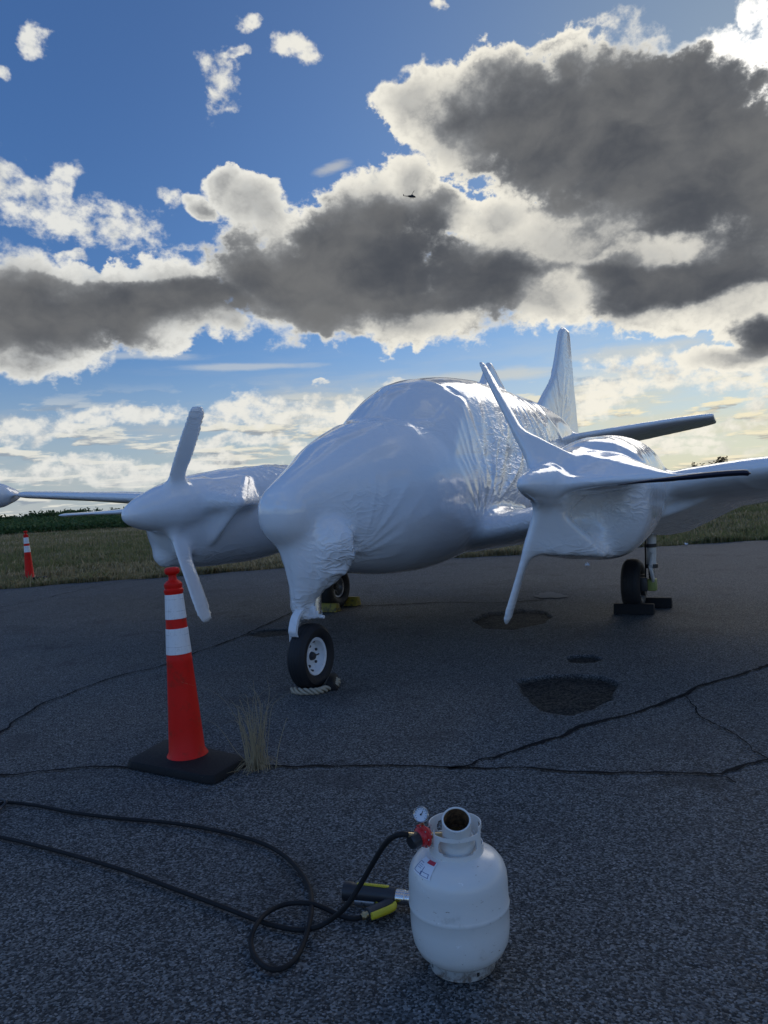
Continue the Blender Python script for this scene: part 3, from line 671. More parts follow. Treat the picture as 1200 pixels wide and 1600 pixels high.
def split_parts(me, W, root):
    P = get_co(me); Nn = get_no(me)
    nf = len(me.polygons); F = np.empty(nf*4, np.int32)
    tot = np.empty(nf, np.int32); me.polygons.foreach_get('loop_total', tot)
    li = np.empty(len(me.loops), np.int32); me.loops.foreach_get('vertex_index', li)
    st = np.empty(nf, np.int32); me.polygons.foreach_get('loop_start', st)
    quad = tot == 4
    F = li[st[:, None] + np.arange(4)[None, :]*(quad[:, None])] if not quad.all() else li.reshape(-1, 4)
    C = P[F].mean(1); X, Y, Z = C.T; aY = np.abs(Y)
    lab = np.full(nf, 'fuselage', dtype=object)
    lab[(aY > .78) & (X > -2.6) & (X < 2.0)] = 'wing'
    port = Y > 0
    nac = (aY > 1.25) & (aY < 2.62) & (X > -1.6) & ((X > 1.5) | (np.abs(aY-1.87) < .58))
    lab[nac] = 'engine_nacelle'
    lab[(aY > 7.85)] = 'wingtip_pod'
    lab[(X < -4.0) & (Z > 2.62) & (aY < .3)] = 'tail_fin'
    lab[(X < -3.8) & (aY > .34)] = 'tailplane'
    lab[(Z < 1.12) & (X > 3.2) & (aY < .8)] = 'nose_leg_cover'
    lab[(Z > 2.86) & (X < .2) & (X > -2.4) & (aY < .16)] = 'roof_aerial'
    for sg in (1, -1):
        h = HUB[sg]; d = C - np.array(h); r = np.hypot(d[:, 1], d[:, 2])
        near = (Y*sg > 0) & (X > 3.02) & (aY > .9)
        lab[near & (r < .34)] = 'spinner'
        sel = near & (r >= .34) & (X > 3.05) & (X < 3.45)
        sel |= near & (r > .5)
        tips = [unA(*t, X=3.22) - h for t in TIPS[sg]]
        an = np.arctan2(d[:, 2], d[:, 1]); best = np.argmin([np.abs((an-math.atan2(t.z, t.y)+math.pi) % (2*math.pi)-math.pi) for t in tips], 0)
        # chin of the cowling is not a blade
        sel &= ~((np.abs(d[:, 1]) < .35) & (d[:, 2] < -.3) & (X < 3.25) & (r < .62) & (np.abs(np.cross(np.stack([d[:, 1], d[:, 2]], 1), np.array([tips[2].y, tips[2].z])/tips[2].length)) > .12))
        for i in range(3): lab[sel & (best == i)] = 'propeller_blade%d' % i
    keyed = {}
    for sg in (1, -1):
        for nm in np.unique(lab):
            if nm in ('fuselage', 'tail_fin', 'nose_leg_cover', 'roof_aerial'):
                if sg == 1: keyed[(nm, 0)] = lab == nm
            else: keyed[(nm, sg)] = (lab == nm) & ((Y > 0) == (sg > 0))
    made = {}
    for (nm, sg), msk in sorted(keyed.items(), key=lambda k: str(k[0])):
        if msk.sum() < 12: continue
        f = F[msk]; used, inv = np.unique(f, return_inverse=True); f = inv.reshape(-1, 4)
        base = nm.rstrip('012')
        m2 = bpy.data.meshes.new(base)
        m2.vertices.add(len(used)); m2.vertices.foreach_set('co', P[used].astype(np.float32).ravel())
        m2.loops.add(f.size); m2.loops.foreach_set('vertex_index', f.astype(np.int32).ravel())
        m2.polygons.add(len(f)); m2.polygons.foreach_set('loop_start', np.arange(0, f.size, 4, dtype=np.int32))
        m2.update(calc_edges=True); m2.validate(); m2.shade_smooth()
        at = m2.attributes.new('wrinkle', 'FLOAT', 'POINT'); at.data.foreach_set('value', W[used].astype(np.float32))
        m2.normals_split_custom_set_from_vertices([tuple(v) for v in Nn[used]])
        m2.materials.append(FILM)
        o = bpy.data.objects.new(base, m2); COL.objects.link(o)
        made[(nm, sg)] = o; o.parent = root
    for sg in (1, -1):                                               # propeller = spinner + blades
        sp = made.get(('spinner', sg))
        if sp:
            sp.name = 'propeller'
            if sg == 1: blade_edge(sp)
            for i in range(3):
                b = made.get(('propeller_blade%d' % i, sg))
                if b: b.parent = sp
    bpy.data.meshes.remove(me)
VOX = 0.024; CLOSE = 0.06
AIR = build_wrapped_aircraft()

# ------------------------------------------------------------------ ground
EDGE = [(-90, 8.0), (-30, 12.5), (-8.2, 15.85), (-2.4, 17.05), (2.0, 17.25), (6.9, 17.45), (12, 17.2), (40, 18.5), (90, 20)]
def edge_y(x): return np.interp(x, [e[0] for e in EDGE], [e[1] for e in EDGE]) + 0.10*np.sin(np.asarray(x)*1.7) + 0.06*np.sin(np.asarray(x)*5.3+1)
HOLES = [([(810,1063),(850,1056),(890,1054),(940,1057),(968,1068),(962,1078),(955,1092),(925,1107),(890,1118),(850,1110),(828,1097),(816,1078)], 1.0),
         ([(884,1028),(900,1024),(925,1024),(944,1030),(930,1034),(905,1036),(890,1034)], .8),
         ([(738,968),(765,958),(810,953),(850,955),(864,963),(845,974),(800,983),(755,981)], .9),
         ([(385,992),(410,984),(450,983),(470,986),(450,992),(410,996)], .5)]
def asphalt_height(X, Y):
    h = np.zeros_like(X); worn = np.zeros_like(X)
    sh = X.shape; P = np.stack([X.ravel(), Y.ravel(), np.zeros(X.size)], 1)
    h += 0.004*fbm(P, 0.7, 3, 3).reshape(sh)
    j = fbm(P, 6.0, 4, 9).reshape(sh)
    for poly, amt in HOLES:
        q = np.array([tuple(ground(*p))[:2] for p in poly]); c = q.mean(0)
        lo, hi = q.min(0)-.4, q.max(0)+.4
        msk = (X > lo[0]) & (X < hi[0]) & (Y > lo[1]) & (Y < hi[1])
        if not msk.any(): continue
        x, y = X[msk], Y[msk]; dist = np.full(x.shape, 9.0); ins = np.zeros(x.shape, bool)
        for a, b in zip(q, np.roll(q, -1, 0)):
            e = b-a; t = np.clip(((x-a[0])*e[0]+(y-a[1])*e[1])/(e@e), 0, 1)
            dist = np.minimum(dist, np.hypot(x-a[0]-t*e[0], y-a[1]-t*e[1]))
            cr = ((a[1] > y) != (b[1] > y)) & (x < (b[0]-a[0])*(y-a[1])/(b[1]-a[1]+1e-9)+a[0]); ins ^= cr
        sd_ = np.where(ins, dist, -dist) + 0.013*j[msk]
        k = np.clip(sd_/0.020+.5, 0, 1); k = k*k*(3-2*k)
        h[msk] -= amt*k*(0.032 + 0.006*j[msk]); worn[msk] = np.maximum(worn[msk], k)
    return h, worn
def build_ground():
    def axis(segs):
        out = []
        for a, b, st in segs: out.append(np.arange(a, b-1e-6, st))
        return np.concatenate(out + [[segs[-1][1]]])
    xs = axis([(-90,-30,6),(-30,-10,1),(-10,-2.2,.25),(-2.2,.7,.06),(.7,2.1,.018),(2.1,3.2,.06),(3.2,12,.25),(12,40,1),(40,90,5)])
    ys = axis([(-60,-10,5),(-10,2,.5),(2,4.7,.06),(4.7,6.8,.018),(6.8,7.8,.06),(7.8,9.0,.03),(9.0,12,.12),(12,15,.25)])
    X, Y = np.meshgrid(xs, ys)
    h, worn = asphalt_height(X, Y)
    ev = edge_y(xs); rows = [ev-(ev-15)*f if False else 15+(ev-15)*f for f in (.2,.4,.6,.8,.92,1.0)]
    Xe = np.stack([xs]*len(rows) + [xs]); Ye = np.stack(rows + [ev+.02])
    Ye = np.maximum(Ye, Y[-1][None, :] if False else -1e9)
    low = ev < 15.3                                                   # the far left corner, where the edge comes nearer
    for i, f in enumerate((.2,.4,.6,.8,.92,1.0)): Ye[i] = np.where(low, 15.0+0.05*f, Ye[i])
    Ye[-1] = np.where(low, 15.07, Ye[-1])
    Pe = np.stack([Xe.ravel(), Ye.ravel(), np.zeros(Xe.size)], 1)
    he = 0.004*fbm(Pe, .7, 3, 3).reshape(Xe.shape); he[-1] = -.12; he[-2] -= .01
    X = np.vstack([X, Xe]); Y = np.vstack([Y, Ye]); h = np.vstack([h, he]); worn = np.vstack([worn, np.zeros_like(he)])
    ny, nx = X.shape; idx = np.arange(nx*ny).reshape(ny, nx)
    f = np.stack([idx[:-1, :-1], idx[:-1, 1:], idx[1:, 1:], idx[1:, :-1]], -1).reshape(-1, 4)
    me = bpy.data.meshes.new('asphalt_apron'); V = np.stack([X, Y, h], -1).reshape(-1, 3)
    me.vertices.add(len(V)); me.vertices.foreach_set('co', V.astype(np.float32).ravel())
    me.loops.add(f.size); me.loops.foreach_set('vertex_index', f.astype(np.int32).ravel())
    me.polygons.add(len(f)); me.polygons.foreach_set('loop_start', np.arange(0, f.size, 4, dtype=np.int32))
    me.update(calc_edges=True); me.shade_smooth()
    me.attributes.new('worn', 'FLOAT', 'POINT').data.foreach_set('value', worn.astype(np.float32).ravel())
    me.materials.append(ASPHALT)
    o = bpy.data.objects.new('asphalt_apron', me); COL.objects.link(o); tag(o, kind='structure')
    # earth sheet to the horizon
    m, N, b = mat('field_soil'); tc = N.new('ShaderNodeTexCoord').outputs['Object']
    n1 = N.noise(tc, 0.12, 6, 0.6); n2 = N.noise(tc, 6.0, 6, 0.7)
    c = N.mix(N.sstep(n1, .35, .65), (.17, .16, .09), (.23, .195, .125)); c = N.mix(n2, N.mix(.5, c, (.05, .05, .028)), c)
    N.l.new(c, b.inputs['Base Color']); b.inputs['Roughness'].default_value = 1.0; b.inputs['Specular IOR Level'].default_value = .1
    bump(N, b, n2, .6, .2)
    R = 4000; rad = [0, 30, 60, 120, 250, 500, 1000, 2000, R]; vs, fs = [(0, 20, -.06)], []; n = 48
    for r in rad[1:]:
        for k in range(n): vs.append((r*math.cos(2*math.pi*k/n), 20+r*math.sin(2*math.pi*k/n), -.06))
    for k in range(n): fs.append((0, 1+k, 1+(k+1) % n))
    for i in range(len(rad)-2):
        for k in range(n): fs.append((1+i*n+k, 1+(i+1)*n+k, 1+(i+1)*n+(k+1) % n, 1+i*n+(k+1) % n))
    tag(obj_from('grass_field', vs, fs, m), kind='structure')
build_ground()

# cracks: narrow ragged ribbons of dark fill laid on the asphalt
CRACK = simple('crack_fill', (.012, .012, .013), .95, var=.3, scale=40, spec=.1)
CRACKS = [([(-300,1030),(-120,978),(0,950),(60,938),(110,926),(175,912),(240,904)], .018), ([(-260,1330),(-120,1228),(0,1145),(60,1106),(110,1083),(180,1060),(258,1039),(310,1018),(370,998),(440,966),(462,955)], .020),
          ([(-420,1236),(-220,1219),(-60,1212),(0,1210),(100,1203),(200,1201),(330,1203),(400,1201),(500,1200),(610,1201),(700,1202),(800,1203),(900,1206),(1000,1209),(1110,1212),(1150,1203),(1200,1190),(1260,1180),(1420,1158),(1700,1120)], .020),
          ([(700,1203),(735,1197),(760,1187),(850,1158),(900,1140),(950,1128),(1000,1112),(1060,1090),(1100,1072),(1150,1056),(1200,1040),(1300,1012),(1500,962),(1800,884)], .027),
          ([(1072,1087),(1085,1100),(1090,1117),(1110,1128),(1135,1142),(1165,1166),(1200,1188)], .010),
          ([(1105,1211),(1130,1214),(1155,1223)], .009), ([(545,948),(620,945),(700,942),(780,943),(850,938)], .030)]
def build_cracks():
    for i, (pts, w) in enumerate(CRACKS):
        P = spline([ground(*p) for p in pts], 40); A = np.array([tuple(p) for p in P]); vs, fs = [], []
        tgt = np.gradient(A, axis=0); nrm = np.stack([-tgt[:, 1], tgt[:, 0]], 1); nrm /= np.linalg.norm(nrm, axis=1)[:, None]+1e-9
        s_ = np.concatenate([[0], np.cumsum(np.linalg.norm(np.diff(A, axis=0), axis=1))])
        q = np.stack([s_, np.full_like(s_, i*7.0), np.zeros_like(s_)], 1)
        mid = 0.030*fbm(q, 2.4, 4, 5+i, .62); w1 = w*.5*(1+.6*fbm(q, 9, 3, 20+i)).clip(.3, 2.2); w2 = w*.5*(1+.6*fbm(q, 9, 3, 40+i)).clip(.3, 2.2)
        for k in range(len(A)):
            c = A[k, :2] + nrm[k]*mid[k]
            vs += [(*(c + nrm[k]*w1[k]), .0085), (*(c - nrm[k]*w2[k]), .0085)]
            if k: fs.append((2*k-2, 2*k-1, 2*k+1, 2*k))
        tag(obj_from('pavement_crack', vs, fs, CRACK, smooth=False), kind='structure')
build_cracks()
# pale gravelly patch beyond the far pothole
def pale_patch():
    c = ground(860, 931); vs, n = [], 40; ph = rng.random(6)*6
    for k in range(n):
        a = 2*math.pi*k/n; r = 1 + .16*math.sin(3*a+ph[0]) + .08*math.sin(7*a+ph[1])
        vs.append((c.x+.20*r*math.cos(a), c.y+.30*r*math.sin(a), .009))
    vs.append((c.x, c.y, .012)); fs = [(k, (k+1) % n, n) for k in range(n)]
    tag(obj_from('gravel_patch', vs, fs, simple('pale_gravel', (.16, .155, .14), .9, var=.5, scale=60, bmp=.4)), kind='structure')
pale_patch()

# ------------------------------------------------------------------ field grass, brush, trees
def leaf_material(name, stops, trans=0.25):
    m, N, b = mat(name); at = N.new('ShaderNodeAttribute'); at.attribute_name = 'tint'
    cr = N.new('ShaderNodeValToRGB'); N.l.new(at.outputs['Fac'], cr.inputs[0])
    el = cr.color_ramp.elements; el[0].position = stops[0][0]; el[0].color = (*stops[0][1], 1); el[1].position = stops[-1][0]; el[1].color = (*stops[-1][1], 1)
    for p, c in stops[1:-1]: e = el.new(p); e.color = (*c, 1)
    N.l.new(cr.outputs[0], b.inputs['Base Color']); b.inputs['Roughness'].default_value = .7; b.inputs['Specular IOR Level'].default_value = .2
    tr = N.new('ShaderNodeBsdfTranslucent'); N.l.new(cr.outputs[0], tr.inputs[0])
    mx = N.new('ShaderNodeMixShader'); mx.inputs[0].default_value = trans; N.l.new(b.outputs[0], mx.inputs[1]); N.l.new(tr.outputs[0], mx.inputs[2])
    N.l.new(mx.outputs[0], m.node_tree.nodes['Material Output'].inputs[0]); return m
def tri_mesh(name, V, F, tint, m, nper):
    me = bpy.data.meshes.new(name); me.vertices.add(len(V)); me.vertices.foreach_set('co', np.asarray(V, np.float32).ravel())
    me.loops.add(F.size); me.loops.foreach_set('vertex_index', F.astype(np.int32).ravel())
    k = F.shape[1]; me.polygons.add(len(F)); me.polygons.foreach_set('loop_start', np.arange(0, F.size, k, dtype=np.int32)); me.update(calc_edges=True)
    me.attributes.new('tint', 'FLOAT', 'POINT').data.foreach_set('value', np.repeat(tint, nper).astype(np.float32)); me.materials.append(m)
    o = bpy.data.objects.new(name, me); COL.objects.link(o); return o
GRASS = leaf_material('dry_field_grass', [(0, (.16, .175, .065)), (.45, (.28, .245, .120)), (.75, (.36, .285, .165)), (1, (.48, .40, .25))], .4)
BRUSH = leaf_material('dark_brush_leaves', [(0, (.040, .080, .026)), (.6, (.065, .115, .040)), (1, (.105, .150, .052))])
TREE_L = leaf_material('autumn_tree_leaves', [(0, (.035, .040, .016)), (.5, (.080, .055, .028)), (1, (.13, .075, .035))])
BARK = simple('bark', (.09, .07, .055), .9, var=.4, scale=12, bmp=.5)
def build_grass():
    n = 270000
    u = rng.random(n); y = 15 + 58*u**1.9; x = (rng.random(n)*2-1)*(4+.66*y)
    e = edge_y(x); ok = y > e - .12*rng.random(n)**2
    x, y = x[ok], y[ok]
    n2 = 34000; xe = (rng.random(n2)*2-1)*15; ye = edge_y(xe) + rng.random(n2)**2*1.2 - .10                     # rank edge along the asphalt
    x = np.concatenate([x, xe]); y = np.concatenate([y, ye]); n = len(x)
    P = np.stack([x, y, np.zeros(n)], 1); clump = fbm(P, .9, 3, 51); dry = fbm(P*[1, 1, 1], .16, 3, 52) + .5*fbm(P*[.4, 1.5, 1], .5, 2, 54)
    keep = rng.random(n) < .62 + .45*clump; x, y, clump, dry = x[keep], y[keep], clump[keep], dry[keep]; n = len(x)
    h = (.06 + .07*rng.random(n) + .06*np.clip(clump, -.5, 1)) * (1 + .7*(rng.random(n) < .05)); w = (.008 + .010*rng.random(n))*(1+(y-15)/26)
    a = rng.random(n)*math.pi; lean = .45*h; la = rng.random(n)*2*math.pi
    dx, dy = np.cos(a)*w, np.sin(a)*w; lx, ly = np.cos(la)*lean*rng.random(n), np.sin(la)*lean*rng.random(n)
    z0 = np.full(n, -.07)
    V = np.stack([np.stack([x-dx, y-dy, z0], 1), np.stack([x+dx, y+dy, z0], 1), np.stack([x+lx*.5+dx*.6, y+ly*.5+dy*.6, h*.6], 1), np.stack([x+lx*1.6, y+ly*1.6, h], 1)], 1).reshape(-1, 3)
    i = np.arange(n)*4; F = np.stack([i, i+1, i+2, i+3], 1)
    t = np.clip(.42 + .38*dry + .22*rng.standard_normal(n), 0, 1)
    tag(tri_mesh('field_grass', V, F, t, GRASS, 4), 'rough dry grass growing from the asphalt edge to the green brush', 'grass', kind='stuff')
def leaf_quads(C, size, seed=0):
    r = np.random.default_rng(seed); n = len(C); d = r.standard_normal((n, 3)); d /= np.linalg.norm(d, axis=1)[:, None]
    e = np.cross(d, r.standard_normal((n, 3))); e /= np.linalg.norm(e, axis=1)[:, None]; s_ = (size*(.5+r.random(n)))[:, None]
    V = np.stack([C-d*s_, C+e*s_*.55, C+d*s_, C-e*s_*.55], 1).reshape(-1, 3); i = np.arange(n)*4
    return V, np.stack([i, i+1, i+2, i+3], 1)
def build_brush():
    n = 90000; u = rng.random(n); y = 62 + 60*u**1.6; x = (rng.random(n)*2-1)*(10+.68*y)
    top = .72 + .10*fbm(np.stack([x, y, y*0], 1), .12, 3, 61) + np.clip((y-62)/60, 0, 1)*.50
    front = 62 + 3*vnoise(np.stack([x, x*0, x*0], 1), .06, 62); ok = y > front
    x, y, top = x[ok], y[ok], top[ok]; z = top*(.15+.85*rng.random(len(x))**.7)
    V, F = leaf_quads(np.stack([x, y, z], 1), .13 + .10*(y/120), 5)
    tag(tri_mesh('green_brush', V, F, rng.random(len(x)), BRUSH, 4), 'belt of low dark green brush across the far side of the field', 'brush', kind='stuff')
    # far woods on the horizon
    C, T = [], []
    for k in range(520):
        a = (rng.random()*2-1)*.62; d = 420+60*rng.random(); cx, cy = d*math.sin(a), d*math.cos(a)
        hgt = 2.0 + 1.6*rng.random()**2 + 0.9*float(vnoise(np.array([[a*30, 0, 0]]), 1, 71)[0]); wd = 1.2 + 2.4*rng.random()
        m_ = 60; q = rng.standard_normal((m_, 3))*[wd*.5, wd*.5, hgt*.27] + [cx, cy, hgt*.5]; q[:, 2] = np.clip(q[:, 2], 0, None); C.append(q); T.append(np.full(m_, rng.random()*.8))
    C = np.concatenate(C); V, F = leaf_quads(C, .75, 6)
    tag(tri_mesh('distant_woods', V, F, np.clip(np.concatenate(T)+.1*rng.random(len(C)), 0, 1), BRUSH, 4), 'distant line of dark trees along the horizon', 'woods', kind='stuff')
def build_tree(px_l, px_r, py_top, y, label, seed, leaves):
    r = np.random.default_rng(seed); a, b = atdepth(px_l, py_top, y), atdepth(px_r, py_top, y); c = (a+b)/2; R = (b-a).length/2; top = c.z
    root = empty('broadleaf_tree', (c.x, c.y, -.06)); tag(root, label, 'tree', 'trees rising beyond the wing')
    bm = bmesh.new(); H = top
    tube(bm, [(0, 0, 0), (.06, 0, H*.25), (.0, .05, H*.5), (.05, 0, H*.85)], [.16, .13, .10, .03], 8)
    for k in range(8):
        an = k*2.4; z0 = H*(.22+.07*k); tube(bm, [(0, 0, z0), (math.cos(an)*R*.4, math.sin(an)*R*.4, z0+H*.12), (math.cos(an)*R*.75, math.sin(an)*R*.75, z0+H*.2)], [.07, .045, .015], 6)
    obj_bm('trunk', bm, BARK, root)
    cl = r.standard_normal((26, 3))*[R*.42, R*.42, H*.16] + [0, 0, H*.60]
    C = np.concatenate([q + r.standard_normal((leaves//26, 3))*[R*.17, R*.17, H*.065] for q in cl]); C[:, 2] = np.clip(C[:, 2], H*.12, H*1.02)
    V, F = leaf_quads(C, .12, seed); o = tri_mesh('crown', V, F, r.random(len(C)), TREE_L, 4); o.parent = root
build_grass(); build_brush()
build_tree(1106, 1156, 714, 95, 'rounded dark brownish tree showing above the wing at the right', 3, 5200)
build_tree(1077, 1092, 722, 130, 'tiny dark tree top just left of the rounded brownish tree', 4, 1300)

# ------------------------------------------------------------------ landing gear (parts of the airplane, in its own frame)
def wheel(name, c, R, w, rim_r, face, rim_mat, spoked=False):
    """tyre with rim, hub and bolts as its children; face = +1/-1: the side the dish looks to"""
    M = axis_mat(c, (0, face, 0)); bm = bmesh.new()
    hw = w/2; pr = [(rim_r, -hw*.62), (rim_r+.012, -hw*.80), (rim_r+(R-rim_r)*.35, -hw*.97), (rim_r+(R-rim_r)*.62, -hw*.98), (R-.035, -hw*.86), (R-.010, -hw*.62)]
    tread = []
    for k, z in enumerate(np.linspace(-.55, .55, 12)): tread.append((R - (.004 if k % 3 == 2 else 0) - .010*z*z*2, hw*z))
    pr = pr + tread + [(r, -z) for r, z in pr[::-1]]; pr = pr + [(rim_r-.004, hw*.4), (rim_r-.004, -hw*.4), pr[0]]
    lathe(bm, pr, 56, M, False)
    for v in bm.verts:                                                # weight flattens the bottom a little
        if v.co.z < .012: v.co.z = .012 - .2*(.012-v.co.z); 
    t = obj_bm(name, bm, RUBBER, AIR, angle=50)
    bm = bmesh.new()
    lathe(bm, [(0, hw*.05), (rim_r*.28, hw*.05), (rim_r*.34, hw*.0), (rim_r*.70, -hw*.05), (rim_r*.80, hw*.25), (rim_r*.84, hw*.58), (rim_r*.97, hw*.66), (rim_r+.002, hw*.58), (rim_r-.002, -hw*.5), (0, -hw*.5)], 48, M, False)
    obj_bm('rim', bm, rim_mat, t)
    bm = bmesh.new(); lathe(bm, [(0, hw*.45), (rim_r*.15, hw*.42), (rim_r*.20, hw*.30), (rim_r*.24, hw*.0), (0, -.02)], 20, M, False)
    obj_bm('hub_cap', bm, DARK_METAL, t)
    nb = 8 if spoked else 5; me = None
    for k in range(nb):
        a = 2*math.pi*k/nb + .5; rr = rim_r*(.55 if k % 2 or not spoked else .62)
        if spoked:
            bm = bmesh.new(); box(bm, (rr*1.0, 0, hw*.06), (rim_r*.5, .022, hw*.22), M @ Matrix.Rotation(a, 4, 'Z'), .006); obj_bm('rim_rib', bm, rim_mat, t)
        else:
            bm = bmesh.new(); lathe(bm, [(0, hw*.12), (.011, hw*.12), (.012, -hw*.1), (0, -hw*.1)], 10, M @ Matrix.Translation((rr*math.cos(a), rr*math.sin(a), 0)), False); obj_bm('wheel_bolt', bm, DARK_METAL, t)
    if not spoked:
        for a, rr in ((1.35, .78), (4.6, .78), (2.9, .76)):
            bm = bmesh.new(); lathe(bm, [(0, hw*.26), (.011, hw*.26), (.013, hw*.0), (0, hw*.0)], 10, M @ Matrix.Translation((rr*rim_r*math.cos(a), rr*rim_r*math.sin(a), 0)), False); obj_bm('wheel_bolt', bm, DARK_METAL, t)
        bm = bmesh.new(); cyl(bm, M @ Vector((rim_r*.35, -rim_r*.02, hw*.15)), M @ Vector((rim_r*.58, -rim_r*.0, hw*.22)), .006, n=8); obj_bm('valve_stem', bm, DARK_METAL, t)
    return t
NW = toA(ground(489, 1076)); NW.z = .262
def build_gear():
    wheel('nose_wheel', (NW.x, NW.y, .262), .262, .165, .150, 1, WHITE_PAINT)
    x, y = NW.x, NW.y
    bm = bmesh.new(); cyl(bm, (x-.02, y+.07, .60), (x-.05, y+.07, 1.0), .034, n=20); obj_bm('nose_strut', bm, STEEL, AIR)
    bm = bmesh.new(); box(bm, (x-.02, y+.03, .615), (.10, .10, .10), bev=.012)
    box(bm, (x-.02, y+.085, .60), (.07, .02, .05), bev=.004); cyl(bm, (x-.02, y+.02, .575), (x-.02, y+.13, .575), .014, n=12)
    obj_bm('strut_collar', bm, WHITE_PAINT, AIR)
    bm = bmesh.new()                                                   # half fork: over the tyre and down the starboard side
    prof = spline([(x-.02, y+.05, .575), (x+.0, y-.06, .57), (x+.03, y-.115, .50), (x+.03, y-.125, .38), (x, y-.12, .262)], 8)
    rings = []
    for i, p in enumerate(prof):
        w = .055 if i < len(prof)*.7 else .04
        rings.append([p + Vector((a*w, b*.014, b*.010)) for a, b in ((-1, -1), (1, -1), (1, 1), (-1, 1))])
    loft(bm, rings); obj_bm('fork', bm, WHITE_PAINT, AIR)
    bm = bmesh.new()                                                   # torque link standing off ahead of the leg
    rings = [[p + Vector((0, b*.035, 0)) + Vector((a*.012, 0, a*.006)) for a, b in ((-1, -1), (1, -1), (1, 1), (-1, 1))] for p in spline([(x+.05, y-.02, .66), (x+.15, y-.02, .60), (x+.20, y-.02, .50), (x+.19, y-.02, .45)], 6)]
    loft(bm, rings); obj_bm('scissor_link', bm, WHITE_PAINT, AIR)
    for sg, gp in ((1, (992, 954)), (-1, (524, 951))):
        p = toA(ground(*gp)); x, y = p.x, p.y; R = .305
        wheel('main_wheel', (x, y, R), R, .215, .150, 1 if sg < 0 else 1, GREY_METAL, True)
        yo = y + sg*.205
        bm = bmesh.new(); cyl(bm, (x-.02, yo, .52), (x-.06, yo+sg*.02, 1.12), .055, n=20); obj_bm('main_strut', bm, WHITE_PAINT, AIR)
        bm = bmesh.new(); cyl(bm, (x-.02, yo, .30), (x-.02, yo, .56), .036, n=18); obj_bm('strut_piston', bm, STEEL, AIR)
        bm = bmesh.new(); cyl(bm, (x-.02, yo, .50), (x-.02, yo, .545), .075, n=20); obj_bm('strut_gland', bm, DARK_METAL, AIR)
        bm = bmesh.new(); cyl(bm, (x-.02, yo, .74), (x-.02, yo, .78), .07, n=20); obj_bm('strut_clamp', bm, DARK_METAL, AIR)
        bm = bmesh.new(); cyl(bm, (x-.01, y+sg*.02, R), (x-.02, yo+sg*.05, R), .035, n=16); box(bm, (x-.02, yo, R), (.11, .10, .14), bev=.015); obj_bm('axle', bm, GREEN_PRIMER, AIR)
        bm = bmesh.new(); cyl(bm, (x, y+sg*.085, R), (x, y+sg*.135, R), .125, n=32); box(bm, (x+.11, y+sg*.125, R+.02), (.09, .09, .16), bev=.012); obj_bm('brake', bm, DARK_METAL, AIR)
        for (za, zb) in ((.36, .52), (.66, .52)):
            bm = bmesh.new(); box(bm, (0, 0, 0), (.028, .07, math.hypot(.17, zb-za)), axis_mat((x+.10, yo+sg*.02, (za+zb)/2), (.17*(1 if zb > za else 1), 0, zb-za)), .006); obj_bm('scissor_link', bm, WHITE_PAINT, AIR)
        bm = bmesh.new(); tube(bm, spline([(x+.05, yo-sg*.03, 1.0), (x+.08, yo-sg*.04, .8), (x+.05, yo-sg*.05, .62), (x+.09, y+sg*.15, .40)], 6), .009, 8); obj_bm('brake_hose', bm, BLACK_RUBBER, AIR)
        bm = bmesh.new(); cyl(bm, (x-.05, yo, .93), (x+.28, yo-sg*.35, 1.12), .028, n=12); obj_bm('drag_brace', bm, DARK_METAL, AIR)
build_gear()

# ------------------------------------------------------------------ chocks and rope
def wedge(bm, L, w, h, M):
    prof = [(-w/2, 0), (w/2, 0), (w*.12, h), (-w*.30, h)]
    vs = [[bm.verts.new(M @ Vector((sx*L/2, y, z))) for y, z in prof] for sx in (-1, 1)]
    bm.faces.new(vs[0]); bm.faces.new(vs[1][::-1])
    for k in range(4): bm.faces.new((vs[0][k], vs[0][(k+1) % 4], vs[1][(k+1) % 4], vs[1][k]))
    es = bm.edges[:]; bmesh.ops.bevel(bm, geom=es, offset=.008, segments=2, profile=.5, affect='EDGES')
def chock(p, ax, L, w, h, m, label, group):
    bm = bmesh.new(); wedge(bm, L, w, h, Matrix.Identity(4)); o = obj_bm('wheel_chock', bm, m)
    o.location = p; o.rotation_euler = (0, 0, math.atan2(ax.y, ax.x)); return tag(o, label, 'chock', group)
def wheel_w(gp): return ground(*gp)
g1, g2 = ground(992, 954), ground(524, 951)
chock(g1 + AF*.22 + AL*.03 + Vector((0, 0, .004)), AL, .44, .16, .115, BLACK_RUBBER, 'black block chock in front of the main wheel at the right', 'black chocks at the right main wheel')
chock(g1 - AF*.28 + AL*.18 + Vector((0, 0, .004)), AL, .40, .16, .115, BLACK_RUBBER, 'black block chock behind the main wheel at the right', 'black chocks at the right main wheel')
chock(g2 + AF*.24 + AL*.0 + Vector((0, 0, .004)), AL, .40, .16, .11, CHOCK_YELLOW, 'yellow chock ahead of the far main wheel, just beside the nose strut', 'yellow chocks at the far main wheel')
chock(g2 - AF*.28 + AL*.02 + Vector((0, 0, .004)), -AL, .38, .16, .12, CHOCK_YELLOW, 'yellow chock behind the far main wheel, showing as a small block', 'yellow chocks at the far main wheel')
ng = ground(489, 1076)
bm = bmesh.new(); wedge(bm, .30, .11, .07, Matrix.Identity(4)); oc = obj_bm('wheel_chock', bm, BLACK_RUBBER)
oc.location = ng - AF*.11 + AL*.12 + Vector((0, 0, .004)); oc.rotation_euler = (0, 0, A_RZ + .45); tag(oc, 'small black rubber chock wedged at the nose wheel beside the rope', 'chock')
